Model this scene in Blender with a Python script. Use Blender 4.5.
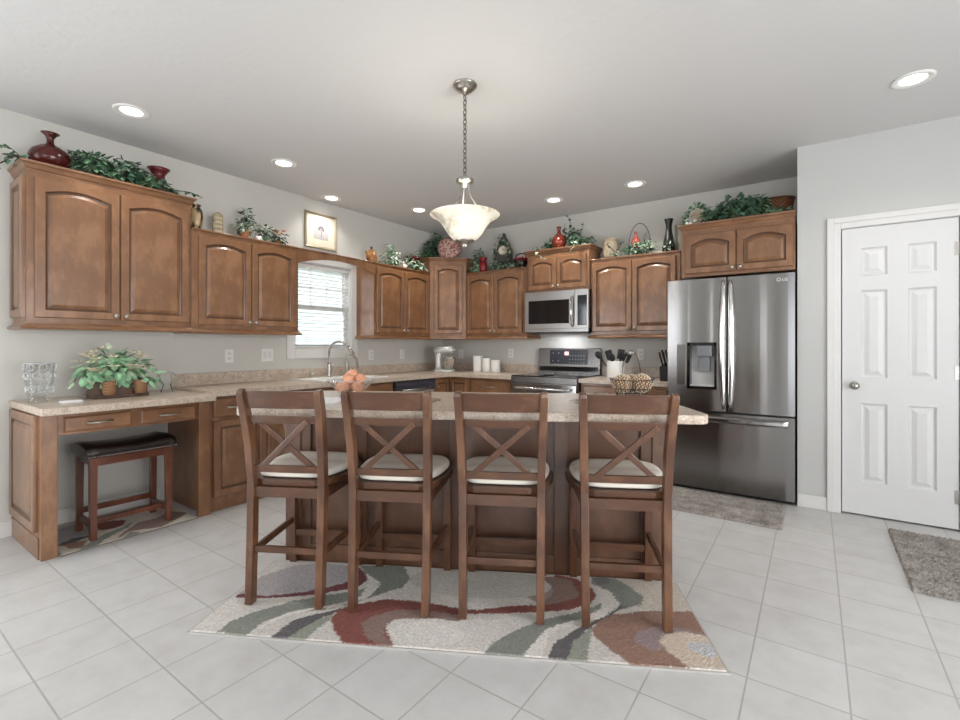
import bpy, math, random
from mathutils import Vector, Matrix

for o in list(bpy.data.objects):
    bpy.data.objects.remove(o)
SC = bpy.context.scene
COL = SC.collection
PI = math.pi

# ------------------------------------------------------------------ camera, world, lights, exposure
FPX, CAM_H, YAW = 473.7, 1.21, math.radians(35.16)
cd = bpy.data.cameras.new('camera')
cam = bpy.data.objects.new('camera', cd)
COL.objects.link(cam)
cam.location = (0, 0, CAM_H)
cam.rotation_euler = (PI / 2, 0, YAW)
cd.sensor_width = 36.0
cd.lens = FPX / 960 * 36
cd.shift_y = -(360 - 345.3) / 960
cd.clip_start = 0.05
SC.camera = cam

SC.view_settings.view_transform = 'Standard'
SC.view_settings.look = 'None'
SC.view_settings.gamma = 1
SC.view_settings.use_curve_mapping = False
SC.view_settings.exposure = -0.66

wd = bpy.data.worlds.new('sky')
SC.world = wd
wd.use_nodes = True
bgn = wd.node_tree.nodes['Background']
bgn.inputs[0].default_value = (0.95, 0.975, 1.0, 1)
bgn.inputs[1].default_value = 6.0


def area(name, loc, rot, sx, sy, power, color=(1, 1, 1), spread=PI):
    l = bpy.data.lights.new(name, 'AREA')
    l.shape = 'RECTANGLE'
    l.size, l.size_y, l.energy, l.color = sx, sy, power, color
    l.spread = spread
    o = bpy.data.objects.new(name, l)
    COL.objects.link(o)
    o.location, o.rotation_euler = loc, rot
    return o


# daylight entering through the glazed openings of the room behind the camera, plus an added fill from the right
area('daylight_rear_wide', (2.0, -3.28, 1.25), (PI / 2, 0, PI), 2.1, 2.3, 215, (1, 0.985, 0.96), 2.4)
area('daylight_rear_left', (-3.5, -3.28, 1.25), (PI / 2, 0, PI), .9, 2.3, 85, (1, 0.985, 0.96), 2.4)
area('daylight_sidelight', (-.77, -3.28, 1.25), (PI / 2, 0, PI), .18, 2.2, 12, (1, 0.985, 0.96))
area('daylight_left_patio', (-4.15, -1.4, 1.1), (PI / 2, 0, -PI / 2), 1.7, 2.0, 130, (0.90, 0.95, 1))
area('fill_light_right', (3.37, .9, 1.2), (PI / 2, 0, PI / 2), 2.6, 2.0, 130, (1, 0.99, 0.97), 2.5)  # added fill light, brightens the left wall under the cabinets
area('daylight_over_sink', (-5.5, 3.1, 3.15), (0, math.radians(-52), 0), 1.3, 1.5, 130, (.88, .94, 1))
CAN_POWER = 26
PENDANT_POWER = 11


# ------------------------------------------------------------------ colours and materials
def S(r, g, b):
    f = lambda c: (c / 255 / 12.92) if c <= 10.3 else (((c / 255) + .055) / 1.055) ** 2.4
    return (f(r), f(g), f(b), 1)


def nodes(name):
    m = bpy.data.materials.new(name)
    m.use_nodes = True
    nt = m.node_tree
    return m, nt, nt.nodes['Principled BSDF']


def setp(b, **k):
    for n, v in k.items():
        b.inputs[n.replace('_', ' ')].default_value = v


def coords(nt, scale=(1, 1, 1), kind='Object'):
    tc = nt.nodes.new('ShaderNodeTexCoord')
    mp = nt.nodes.new('ShaderNodeMapping')
    mp.inputs['Scale'].default_value = scale
    nt.links.new(tc.outputs[kind], mp.inputs[0])
    return mp.outputs[0]


def noise(nt, vec, scale, detail=3, rough=.5):
    n = nt.nodes.new('ShaderNodeTexNoise')
    n.inputs['Scale'].default_value = scale
    n.inputs['Detail'].default_value = detail
    n.inputs['Roughness'].default_value = rough
    if vec is not None:
        nt.links.new(vec, n.inputs['Vector'])
    return n.outputs[0]


def ramp(nt, fac, stops):
    r = nt.nodes.new('ShaderNodeValToRGB')
    e = r.color_ramp.elements
    while len(e) < len(stops):
        e.new(.5)
    for i, (p, c) in enumerate(stops):
        e[i].position, e[i].color = p, c
    nt.links.new(fac, r.inputs[0])
    return r.outputs[0]


def bump(nt, b, h, strength, dist=.01):
    n = nt.nodes.new('ShaderNodeBump')
    n.inputs['Strength'].default_value = strength
    n.inputs['Distance'].default_value = dist
    nt.links.new(h, n.inputs['Height'])
    nt.links.new(n.outputs[0], b.inputs['Normal'])


def plain(name, c, rough=.5, metal=0, var=.06, nscale=14, **k):
    """a slightly mottled paint, plastic, ceramic or metal"""
    m, nt, b = nodes(name)
    v = coords(nt)
    f = noise(nt, v, nscale)
    lo = tuple(max(0, x * (1 - var)) for x in c[:3]) + (1,)
    hi = tuple(min(1, x * (1 + var)) for x in c[:3]) + (1,)
    nt.links.new(ramp(nt, f, [(.3, lo), (.7, hi)]), b.inputs['Base Color'])
    setp(b, Roughness=rough, Metallic=metal, **k)
    return m


def wood(name, dark, mid, light, axis='z', rough=.36, coat=.4):
    m, nt, b = nodes(name)
    sc = {'z': (3.6, 3.6, 1.9), 'x': (1.9, 3.6, 3.6), 'y': (3.6, 1.9, 3.6)}[axis]
    v = coords(nt, sc)
    f1 = noise(nt, v, 2.6, 6, .62)
    v2 = coords(nt, tuple(s * (14 if s > 2 else 4) for s in sc))
    f2 = noise(nt, v2, 2.0, 3)
    v3 = coords(nt)
    f3 = noise(nt, v3, 2.5, 2)
    mx = nt.nodes.new('ShaderNodeMath'); mx.operation = 'MULTIPLY_ADD'
    mx.inputs[1].default_value = .22
    nt.links.new(f2, mx.inputs[0]); nt.links.new(f1, mx.inputs[2])
    m2 = nt.nodes.new('ShaderNodeMath'); m2.operation = 'MULTIPLY_ADD'
    m2.inputs[1].default_value = .5
    nt.links.new(f3, m2.inputs[0]); nt.links.new(mx.outputs[0], m2.inputs[2])
    nt.links.new(ramp(nt, m2.outputs[0], [(.46, dark), (.86, mid), (1.26, light)]), b.inputs['Base Color'])
    setp(b, Roughness=rough)
    b.inputs['Coat Weight'].default_value = coat
    b.inputs['Coat Roughness'].default_value = .16
    return m


M = {}
MAP = (S(106, 71, 45), S(127, 88, 58), S(144, 103, 71))
M['glaze'] = wood('maple_dark_glaze', S(76, 49, 32), S(90, 60, 40), S(102, 70, 47))
M['maple'] = wood('maple', *MAP)
M['maple_x'] = wood('maple_across', *MAP, 'x')
M['island'] = wood('island_wood', S(76, 50, 36), S(90, 61, 44), S(104, 73, 54))
M['cherry'] = wood('chair_wood', S(62, 38, 25), S(86, 55, 37), S(110, 75, 52), rough=.3, coat=.35)
M['cherry_x'] = wood('chair_wood_across', S(62, 38, 25), S(86, 55, 37), S(110, 75, 52), 'x', rough=.3, coat=.35)
M['stool'] = wood('stool_wood', S(70, 34, 22), S(98, 52, 34), S(118, 68, 46), rough=.3, coat=.35)
M['weave'] = None


def counter_mat():
    m, nt, b = nodes('laminate_counter')
    v = coords(nt)
    f = noise(nt, v, 120, 4, .7)
    g = noise(nt, v, 24, 3, .6)
    mx = nt.nodes.new('ShaderNodeMath'); mx.operation = 'MULTIPLY_ADD'
    mx.inputs[1].default_value = .5
    nt.links.new(g, mx.inputs[0]); nt.links.new(f, mx.inputs[2])
    nt.links.new(ramp(nt, mx.outputs[0], [(.55, S(150, 130, 113)), (.7, S(190, 172, 155)), (.85, S(206, 192, 177)), (.95, S(224, 214, 201))]), b.inputs['Base Color'])
    setp(b, Roughness=.28)
    return m


M['counter'] = counter_mat()


def wall_mat(name, c, bs=220, st=.08):
    m, nt, b = nodes(name)
    v = coords(nt)
    f = noise(nt, v, 1.3)
    lo = tuple(x * .97 for x in c[:3]) + (1,)
    nt.links.new(ramp(nt, f, [(.3, lo), (.7, c)]), b.inputs['Base Color'])
    setp(b, Roughness=.85)
    bump(nt, b, noise(nt, v, bs, 3), st, .003)
    return m


M['wall'] = wall_mat('wall_paint', S(206, 204, 198))
M['wall_grey'] = wall_mat('wall_paint_cool', S(196, 196, 194))


def ceil_mat():
    m, nt, b = nodes('ceiling_knockdown')
    v = coords(nt)
    f = noise(nt, v, 17, 3, .55)
    h = ramp(nt, f, [(.46, (0, 0, 0, 1)), (.66, (1, 1, 1, 1))])
    b.inputs['Base Color'].default_value = S(214, 213, 212)
    setp(b, Roughness=.9)
    bump(nt, b, h, .12, .004)
    return m


M['ceiling'] = ceil_mat()


def tile_mat():
    m, nt, b = nodes('floor_tile')
    tc = nt.nodes.new('ShaderNodeTexCoord')
    mp = nt.nodes.new('ShaderNodeMapping')
    mp.inputs['Location'].default_value = (-.10 + .299 * 30, -1.07 + .3 * 30, 0)
    nt.links.new(tc.outputs['Object'], mp.inputs[0])
    br = nt.nodes.new('ShaderNodeTexBrick')
    br.offset = 0
    br.inputs['Scale'].default_value = 1
    br.inputs['Brick Width'].default_value = .299
    br.inputs['Row Height'].default_value = .300
    br.inputs['Mortar Size'].default_value = .0032
    br.inputs['Mortar Smooth'].default_value = .15
    br.inputs['Color1'].default_value = (0, 0, 0, 1)
    br.inputs['Color2'].default_value = (1, 1, 1, 1)
    nt.links.new(mp.outputs[0], br.inputs[0])
    f = noise(nt, tc.outputs['Object'], 7, 5, .65)
    mxx = nt.nodes.new('ShaderNodeMath'); mxx.operation = 'MULTIPLY_ADD'
    mxx.inputs[1].default_value = .16
    nt.links.new(br.outputs['Color'], mxx.inputs[0]); nt.links.new(f, mxx.inputs[2])
    tone = ramp(nt, mxx.outputs[0], [(.3, S(190, 188, 186)), (.55, S(199, 198, 196)), (.8, S(206, 205, 204))])
    mix = nt.nodes.new('ShaderNodeMixRGB')
    nt.links.new(br.outputs['Fac'], mix.inputs[0])
    nt.links.new(tone, mix.inputs[1])
    mix.inputs[2].default_value = S(172, 169, 165)
    nt.links.new(mix.outputs[0], b.inputs['Base Color'])
    setp(b, Roughness=.38)
    inv = nt.nodes.new('ShaderNodeMath'); inv.operation = 'SUBTRACT'
    inv.inputs[0].default_value = 1
    nt.links.new(br.outputs['Fac'], inv.inputs[1])
    bump(nt, b, inv.outputs[0], .5, .004)
    return m


M['tile'] = tile_mat()
M['trim'] = plain('white_trim', S(218, 217, 215), .4, var=.01)
M['white_door'] = plain('white_door_paint', S(214, 214, 214), .42, var=.01)


def steel(name, c, rough=.27, aniso=.75, rot=0.0):
    m, nt, b = nodes(name)
    v = coords(nt, (1.5, 1.5, 160))
    f = noise(nt, v, 3, 3)
    lo = tuple(x * .94 for x in c[:3]) + (1,)
    nt.links.new(ramp(nt, f, [(.3, lo), (.7, c)]), b.inputs['Base Color'])
    setp(b, Metallic=1, Roughness=rough)
    b.inputs['Anisotropic'].default_value = aniso
    b.inputs['Anisotropic Rotation'].default_value = rot
    t = nt.nodes.new('ShaderNodeTangent')
    t.direction_type = 'RADIAL'; t.axis = 'Z'
    nt.links.new(t.outputs[0], b.inputs['Tangent'])
    return m


M['steel'] = steel('brushed_steel', S(146, 144, 143), .17, .85, .25)
M['steel_light'] = steel('satin_steel', S(178, 176, 174), .34, .5, .25)
M['steel_dark'] = steel('dark_steel', S(120, 117, 115), .25)
M['chrome'] = plain('chrome', S(205, 204, 202), .12, 1, .02)
M['nickel'] = plain('brushed_nickel', S(178, 174, 168), .28, 1, .03)
M['black_gloss'] = plain('black_glass', S(18, 18, 20), .08, 0, .05)
M['black_matt'] = plain('black_plastic', S(26, 26, 27), .5, 0, .1)
M['grey_plastic'] = plain('grey_plastic', S(120, 122, 124), .4)
M['fridge_side'] = plain('fridge_side_grey', S(120, 122, 126), .5)
M['white_ceramic'] = plain('white_ceramic', S(236, 235, 230), .2, var=.01)
M['white_plastic'] = plain('white_plastic', S(232, 231, 228), .4, var=.01)
M['red_glaze'] = plain('oxblood_glaze', S(74, 24, 22), .12, 0, .35, 9)
M['dark_red'] = plain('dark_red_glaze', S(92, 28, 34), .22, 0, .3, 12)
M['copper_red'] = plain('copper_red_glaze', S(112, 48, 36), .14, .3, .4, 14)
M['coral'] = plain('coral_glass', S(188, 92, 82), .2, 0, .15)
M['red_metal'] = plain('red_lacquer', S(132, 30, 36), .3, 0, .2)
M['black_vase'] = plain('black_vase_glaze', S(34, 33, 34), .28, 0, .2)
M['terracotta'] = plain('terracotta', S(158, 106, 72), .6, 0, .2)
M['copper'] = plain('copper_pot', S(176, 112, 72), .3, .8, .2)
M['teapot'] = plain('brown_teapot_glaze', S(150, 104, 58), .25, 0, .35, 18)
M['sand'] = plain('sand_stoneware', S(176, 162, 138), .6, 0, .18, 30)
M['sage_glass'] = plain('sage_glazed_pottery', S(158, 162, 146), .3, 0, .12)
M['stone'] = plain('carved_stone', S(150, 138, 112), .8, 0, .4, 40)
M['dark_bronze'] = plain('dark_bronze', S(60, 54, 50), .4, .6, .2)
M['cream'] = plain('cream_paint', S(226, 216, 196), .5, 0, .05)
M['leaf_a'] = plain('leaf_green', S(94, 128, 98), .36, 0, .35, 25)
M['leaf_b'] = plain('leaf_dark_green', S(56, 86, 68), .36, 0, .35, 25)
M['leaf_c'] = plain('leaf_grey_green', S(158, 174, 154), .4, 0, .2, 25)
M['leaf_v'] = plain('variegated_leaf', S(176, 200, 168), .45, 0, .25, 40)
M['leaf_m'] = plain('mint_leaf', S(146, 192, 152), .42, 0, .25, 40)
M['petal'] = plain('cream_petal', S(238, 226, 204), .6, 0, .06)
M['petal_pink'] = plain('pink_petal', S(206, 132, 112), .6, 0, .1)
M['berry'] = plain('red_berry', S(178, 24, 36), .3, 0, .15)
M['stem'] = plain('brown_stem', S(74, 60, 40), .7, 0, .2)
M['leather'] = plain('dark_brown_leather', S(36, 26, 25), .25, 0, .2, 60)
M['brass'] = plain('nail_head_pewter', S(180, 174, 164), .3, 1, .05)
M['peach'] = plain('peach_skin', S(222, 160, 128), .5, 0, .16, 22)
M['paper'] = plain('white_paper', S(232, 232, 234), .7, 0, .02)
M['iron'] = plain('dark_wire', S(52, 54, 50), .4, .7, .1)
M['ivory_ball'] = plain('pale_seed_ball', S(218, 204, 184), .7, 0, .12, 90)
M['ball_core'] = plain('brown_ball_core', S(150, 118, 88), .8, 0, .2, 60)
M['crate'] = plain('dark_crate_wood', S(92, 68, 53), .5, 0, .25, 20)


def cushion_mat():
    m, nt, b = nodes('striped_cushion')
    v = coords(nt, (1, 1, 1))
    w = nt.nodes.new('ShaderNodeTexWave')
    w.bands_direction = 'Y'
    w.inputs['Scale'].default_value = 1.6
    w.inputs['Distortion'].default_value = .25
    nt.links.new(v, w.inputs[0])
    nt.links.new(ramp(nt, w.outputs[1], [(.05, S(226, 217, 204)), (.3, S(236, 231, 221)), (.9, S(240, 236, 228))]), b.inputs['Base Color'])
    setp(b, Roughness=.85)
    bump(nt, b, noise(nt, v, 400, 2), .2, .002)
    return m


M['cushion'] = cushion_mat()


def weave_mat(name, a, c, sx=60, sz=60):
    m, nt, b = nodes(name)
    v = coords(nt)
    ck = nt.nodes.new('ShaderNodeTexChecker')
    ck.inputs['Scale'].default_value = sx
    ck.inputs['Color1'].default_value, ck.inputs['Color2'].default_value = a, c
    nt.links.new(v, ck.inputs[0])
    nt.links.new(ck.outputs[0], b.inputs['Base Color'])
    setp(b, Roughness=.7)
    bump(nt, b, ck.outputs[1], .6, .004)
    return m


M['weave'] = weave_mat('wicker_weave', S(140, 88, 52), S(98, 56, 32), 70)
M['weave_pale'] = weave_mat('wicker_weave_pale', S(172, 132, 96), S(122, 84, 58), 110)


def glass_mat(name, c=(1, 1, 1, 1), rough=.03):
    """clear glass: mostly see-through, glossy at grazing angles"""
    m = bpy.data.materials.new(name)
    m.use_nodes = True
    nt = m.node_tree
    nt.nodes.clear()
    out = nt.nodes.new('ShaderNodeOutputMaterial')
    tr = nt.nodes.new('ShaderNodeBsdfTransparent'); tr.inputs[0].default_value = c
    gl = nt.nodes.new('ShaderNodeBsdfGlossy'); gl.inputs['Roughness'].default_value = rough
    fr = nt.nodes.new('ShaderNodeLayerWeight'); fr.inputs[0].default_value = .16
    mx = nt.nodes.new('ShaderNodeMixShader')
    nt.links.new(fr.outputs['Facing'], mx.inputs[0])
    nt.links.new(tr.outputs[0], mx.inputs[1]); nt.links.new(gl.outputs[0], mx.inputs[2])
    nt.links.new(mx.outputs[0], out.inputs[0])
    return m


M['glass'] = glass_mat('clear_glass', (.985, .99, .99, 1))


def etched():
    m = bpy.data.materials.new('etched_glass')
    m.use_nodes = True
    nt = m.node_tree
    b = nt.nodes['Principled BSDF']
    setp(b, Roughness=.15)
    b.inputs['Base Color'].default_value = (.85, .88, .9, 1)
    tr = nt.nodes.new('ShaderNodeBsdfTransparent')
    mx = nt.nodes.new('ShaderNodeMixShader'); mx.inputs[0].default_value = .3
    nt.links.new(tr.outputs[0], mx.inputs[1]); nt.links.new(b.outputs[0], mx.inputs[2])
    nt.links.new(mx.outputs[0], nt.nodes['Material Output'].inputs[0])
    return m


M['etched'] = etched()
M['pane'] = glass_mat('window_glass', (.97, .98, 1, 1))


def emit(name, c, s):
    m, nt, b = nodes(name)
    setp(b, Roughness=.4)
    b.inputs['Base Color'].default_value = (.8, .8, .78, 1)
    b.inputs['Emission Color'].default_value = c
    b.inputs['Emission Strength'].default_value = s
    return m


M['lens'] = emit('lit_lamp_lens', (1, .97, .92, 1), 9)
M['red_digits'] = emit('red_clock_digits', (1, .05, .15, 1), 1.2)


def alabaster():
    m, nt, b = nodes('lit_alabaster_glass')
    v = coords(nt)
    f = noise(nt, v, 6, 5, .7)
    c = ramp(nt, f, [(.36, S(170, 160, 140)), (.5, S(238, 230, 212)), (.8, S(252, 248, 238))])
    nt.links.new(c, b.inputs['Base Color'])
    nt.links.new(c, b.inputs['Emission Color'])
    setp(b, Roughness=.25)
    b.inputs['Emission Strength'].default_value = .48
    return m


M['alabaster'] = alabaster()


def shag(name, ca, cb):
    m, nt, b = nodes(name)
    v = coords(nt)
    f = noise(nt, v, 90, 5, .8)
    g = noise(nt, v, 12, 2)
    mx = nt.nodes.new('ShaderNodeMath'); mx.operation = 'MULTIPLY_ADD'
    mx.inputs[1].default_value = .4
    nt.links.new(g, mx.inputs[0]); nt.links.new(f, mx.inputs[2])
    nt.links.new(ramp(nt, mx.outputs[0], [(.5, ca), (.9, cb)]), b.inputs['Base Color'])
    setp(b, Roughness=.95)
    bump(nt, b, f, .6, .012)
    return m


M['shag'] = shag('grey_shag_pile', S(98, 92, 87), S(190, 183, 176))


def pile_mat():
    """pile whose yarn colour is stored per point of the rug"""
    m, nt, b = nodes('patterned_pile')
    a = nt.nodes.new('ShaderNodeVertexColor'); a.layer_name = 'yarn'
    v = coords(nt)
    f = noise(nt, v, 150, 4, .85)
    mx = nt.nodes.new('ShaderNodeMixRGB'); mx.blend_type = 'MULTIPLY'
    mx.inputs[0].default_value = 1
    nt.links.new(a.outputs[0], mx.inputs[1])
    nt.links.new(ramp(nt, f, [(.3, (.80, .80, .80, 1)), (.7, (1.14, 1.14, 1.14, 1))]), mx.inputs[2])
    nt.links.new(mx.outputs[0], b.inputs['Base Color'])
    setp(b, Roughness=.95)
    bump(nt, b, f, .4, .006)
    return m


M['pile'] = pile_mat()


# ------------------------------------------------------------------ mesh builder
class MB:
    def __init__(s):
        s.v, s.f, s.m, s.sm = [], [], [], []
        s.cur, s.smooth = 0, False

    weld = False

    def add(s, vs, fs, smooth=None):
        k = len(s.v)
        s.v += [tuple(p) for p in vs]
        for f in fs:
            s.f.append(tuple(i + k for i in f))
            s.m.append(s.cur)
            s.sm.append(s.smooth if smooth is None else smooth)
        return s

    def box(s, x0, x1, y0, y1, z0, z1):
        return s.add([(x0, y0, z0), (x1, y0, z0), (x1, y1, z0), (x0, y1, z0), (x0, y0, z1), (x1, y0, z1), (x1, y1, z1), (x0, y1, z1)],
                     [(0, 3, 2, 1), (4, 5, 6, 7), (0, 1, 5, 4), (1, 2, 6, 5), (2, 3, 7, 6), (3, 0, 4, 7)], False)

    def loft(s, loops, cap0=True, cap1=True, closed=True, smooth=None):
        n = len(loops[0])
        vs = [p for l in loops for p in l]
        fs = []
        for i in range(len(loops) - 1):
            for j in range(n if closed else n - 1):
                k = (j + 1) % n
                fs.append((i * n + j, i * n + k, (i + 1) * n + k, (i + 1) * n + j))
        s.add(vs, fs, smooth)
        b = len(s.v) - len(vs)
        if cap0:
            s.f.append(tuple(b + j for j in reversed(range(n)))); s.m.append(s.cur); s.sm.append(False)
        if cap1:
            e = b + (len(loops) - 1) * n
            s.f.append(tuple(e + j for j in range(n))); s.m.append(s.cur); s.sm.append(False)
        return s

    def lathe(s, prof, n=28, c=(0, 0, 0), sx=1, sy=1, smooth=True, cap0=True, cap1=False):
        loops = []
        for r, z in prof:
            loops.append([(c[0] + sx * r * math.cos(2 * PI * i / n), c[1] + sy * r * math.sin(2 * PI * i / n), c[2] + z) for i in range(n)])
        return s.loft(loops, cap0, cap1, True, smooth)

    def tube(s, pts, r, n=8, closed=False, smooth=True):
        pts = [Vector(p) for p in pts]
        rs = r if isinstance(r, (list, tuple)) else [r] * len(pts)
        loops, up = [], None
        N = len(pts)
        for i, p in enumerate(pts):
            a = pts[(i - 1) % N] if (i > 0 or closed) else p
            b = pts[(i + 1) % N] if (i < N - 1 or closed) else p
            t = (b - a).normalized()
            if up is None:
                up = t.orthogonal().normalized()
            up = (up - t * up.dot(t))
            up = up.normalized() if up.length > 1e-6 else t.orthogonal().normalized()
            w = t.cross(up)
            loops.append([p + (up * math.cos(2 * PI * j / n) + w * math.sin(2 * PI * j / n)) * rs[i] for j in range(n)])
        if closed:
            loops.append(loops[0])
            return s.loft(loops, False, False, True, smooth)
        return s.loft(loops, True, True, True, smooth)

    def bar(s, a, b, w, d, up=(0, 0, 1), w2=None, d2=None):
        """rectangular bar from a to b; w measured across up, d along up"""
        a, b, up = Vector(a), Vector(b), Vector(up)
        t = (b - a).normalized()
        sd = t.cross(up).normalized()
        u = sd.cross(t).normalized()
        w2, d2 = w2 or w, d2 or d
        q = lambda p, w, d: [p - sd * w / 2 - u * d / 2, p + sd * w / 2 - u * d / 2, p + sd * w / 2 + u * d / 2, p - sd * w / 2 + u * d / 2]
        return s.loft([q(a, w, d), q(b, w2, d2)], True, True, True, False)

    def sweep(s, pts, secs, ax=(1, 0, 0)):
        """rectangular section swept along pts; secs = (w along ax, d across)"""
        pts = [Vector(p) for p in pts]
        ax = Vector(ax)
        loops = []
        for i, p in enumerate(pts):
            a, b = pts[max(0, i - 1)], pts[min(len(pts) - 1, i + 1)]
            t = (b - a).normalized()
            u = ax.cross(t).normalized()
            w, d = secs[i] if isinstance(secs, list) else secs
            loops.append([p - ax * w / 2 - u * d / 2, p + ax * w / 2 - u * d / 2, p + ax * w / 2 + u * d / 2, p - ax * w / 2 + u * d / 2])
        return s.loft(loops, True, True, True, False)

    def prism(s, poly, axis, a, b):
        """extrude a 2-D outline along an axis from a to b"""
        f = {'x': lambda p, q: (q, p[0], p[1]), 'y': lambda p, q: (p[0], q, p[1]), 'z': lambda p, q: (p[0], p[1], q)}[axis]
        return s.loft([[f(p, a) for p in poly], [f(p, b) for p in poly]], True, True, True, False)

    def ball(s, c, rx, ry=None, rz=None, n=14, k=8):
        ry, rz = ry or rx, rz or rx
        loops = []
        for i in range(k + 1):
            t = PI * i / k
            r = max(math.sin(t), 1e-3)
            loops.append([(c[0] + rx * r * math.cos(2 * PI * j / n), c[1] + ry * r * math.sin(2 * PI * j / n), c[2] - rz * math.cos(t)) for j in range(n)])
        return s.loft(loops, True, True, True, True)

    def build(s, name, mats, parent=None, bevel=0, loc=None, rotz=0, sub=0, seg=2):
        me = bpy.data.meshes.new(name)
        me.from_pydata(s.v, [], s.f)
        for m in (mats if isinstance(mats, (list, tuple)) else [mats]):
            me.materials.append(m)
        for p, mi, sm in zip(me.polygons, s.m, s.sm):
            p.material_index = mi
            p.use_smooth = sm
        me.validate()
        import bmesh
        bm = bmesh.new(); bm.from_mesh(me)
        if s.weld:
            bmesh.ops.remove_doubles(bm, verts=bm.verts, dist=1e-6)
        bmesh.ops.recalc_face_normals(bm, faces=bm.faces)
        bm.to_mesh(me); bm.free()
        o = bpy.data.objects.new(name, me)
        COL.objects.link(o)
        if parent:
            o.parent = parent
        if loc:
            o.location = loc
        o.rotation_euler[2] = rotz
        if bevel:
            b = o.modifiers.new('bevel', 'BEVEL')
            b.width, b.segments, b.limit_method, b.angle_limit = bevel, seg, 'ANGLE', .6
        if sub:
            b = o.modifiers.new('subdivision', 'SUBSURF')
            b.levels = b.render_levels = sub
        return o


def tag(o, label, cat, group=None):
    o['label'], o['category'] = label, cat
    if group:
        o['group'] = group
    return o


def thing(name, label, cat, loc=(0, 0, 0), rotz=0, group=None):
    o = bpy.data.objects.new(name, None)
    o.empty_display_size = .05
    COL.objects.link(o)
    o.location, o.rotation_euler = loc, (0, 0, rotz)
    return tag(o, label, cat, group)


def struct(name, mb, mat, parent=None, bevel=0):
    o = mb.build(name, mat, parent, bevel)
    if not parent:
        o['kind'] = 'structure'
    return o


def dup(root, loc, label, rotz=None):
    r = root.copy(); COL.objects.link(r)
    r.location = loc; r['label'] = label
    if rotz is not None:
        r.rotation_euler = (0, 0, rotz)
    for ch in list(root.children):
        c = ch.copy(); COL.objects.link(c); c.parent = r
        for g in list(ch.children):
            d = g.copy(); COL.objects.link(d); d.parent = c
    return r


ISA = math.radians(28.5)
IX, IY = Vector((math.cos(ISA), math.sin(ISA), 0)), Vector((-math.sin(ISA), math.cos(ISA), 0))


def IW(u, v, z=0):
    p = IX * u + IY * v
    return (p.x, p.y, z)

# ------------------------------------------------------------------ the room
WX, YB, CZ, RX, YR, DY, AX = -4.17, 5.03, 2.70, 3.4, -3.3, 4.30, -0.10
T = .12

struct('floor', MB().box(WX - T, RX + T, YR - T, YB + T, -.1, 0), M['tile'])
struct('ceiling', MB().box(WX - T, RX + T, YR - T, YB + T, CZ, CZ + .1), M['ceiling'])

WY0, WY1, WZ0, WZ1 = 2.75, 3.44, 1.165, 2.045     # kitchen window opening
w = MB()
w.box(WX - T, WX, YR, -2.3, 0, CZ).box(WX - T, WX, -2.3, -.5, 2.12, CZ)
w.box(WX - T, WX, -.5, WY0, 0, CZ).box(WX - T, WX, WY1, YB, 0, CZ)
w.box(WX - T, WX, WY0, WY1, 0, WZ0).box(WX - T, WX, WY0, WY1, WZ1, CZ)
struct('wall_left', w, M['wall'])
struct('wall_back', MB().box(WX - T, AX + .02, YB, YB + T, 0, CZ), M['wall'])
DX0, DX1, DZ = .165, .775, 2.045                   # closet door opening
w = MB()
w.box(AX, DX0 - .02, DY, DY + T, 0, CZ).box(DX1 + .02, RX, DY, DY + T, 0, CZ).box(DX0 - .02, DX1 + .02, DY, DY + T, DZ + .02, CZ)
w.box(AX, AX + T, DY + T, YB, 0, CZ).box(AX + T, 1.6, YB - .1, YB, 0, CZ).box(1.5, 1.6, DY + T, YB - .1, 0, CZ)
struct('wall_right', w, M['wall_grey'])
struct('wall_side', MB().box(RX, RX + T, YR, -.4, 0, CZ).box(RX, RX + T, 2.2, DY + T, 0, CZ).box(RX, RX + T, -.4, 2.2, 0, .2).box(RX, RX + T, -.4, 2.2, 2.2, CZ), M['wall'])  # unseen wall; its opening is added for the right fill light
w = MB()
for a, b in ((WX, -4.0), (-3.0, -.88), (-.66, .2), (3.1, RX)):
    w.box(a, b, YR - T, YR, 0, CZ)
for a, b in ((-4.0, -3.0), (-.88, -.66), (.2, 3.1)):
    w.box(a, b, YR - T, YR, 0, .05); w.box(a, b, YR - T, YR, 2.45, CZ)
struct('wall_rear', w, M['wall'])


def glazing(name, mb_frame, mb_pane):
    e = bpy.data.objects.new(name, None); COL.objects.link(e); e['kind'] = 'structure'
    mb_frame.build('window_frame', M['trim'], e)
    mb_pane.build('pane', M['pane'], e)
    return e


for n, (a, b) in ((2, (-4.0, -3.0)), (3, (-.88, -.66)), (5, (.2, 3.1))):
    f = MB()
    f.box(a, a + .06, YR - .1, YR - .03, .05, 2.45).box(b - .06, b, YR - .1, YR - .03, .05, 2.45)
    f.box(a, b, YR - .1, YR - .03, .05, .11).box(a, b, YR - .1, YR - .03, 2.39, 2.45)
    if b - a > .5:
        f.box((a + b) / 2 - .05, (a + b) / 2 + .05, YR - .1, YR - .03, .05, 2.45)
    glazing('window_%d' % n, f, MB().box(a + .05, b - .05, YR - .07, YR - .062, .1, 2.4))
f = MB()
for y in (-2.3, -1.43, -.56):
    f.box(WX - .1, WX - .03, y, y + .06, 0, 2.12)
f.box(WX - .1, WX - .03, -2.3, -.5, 2.06, 2.12).box(WX - .1, WX - .03, -2.3, -.5, 0, .08)
glazing('window_4', f, MB().box(WX - .07, WX - .062, -2.25, -.55, .06, 2.08))

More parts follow.
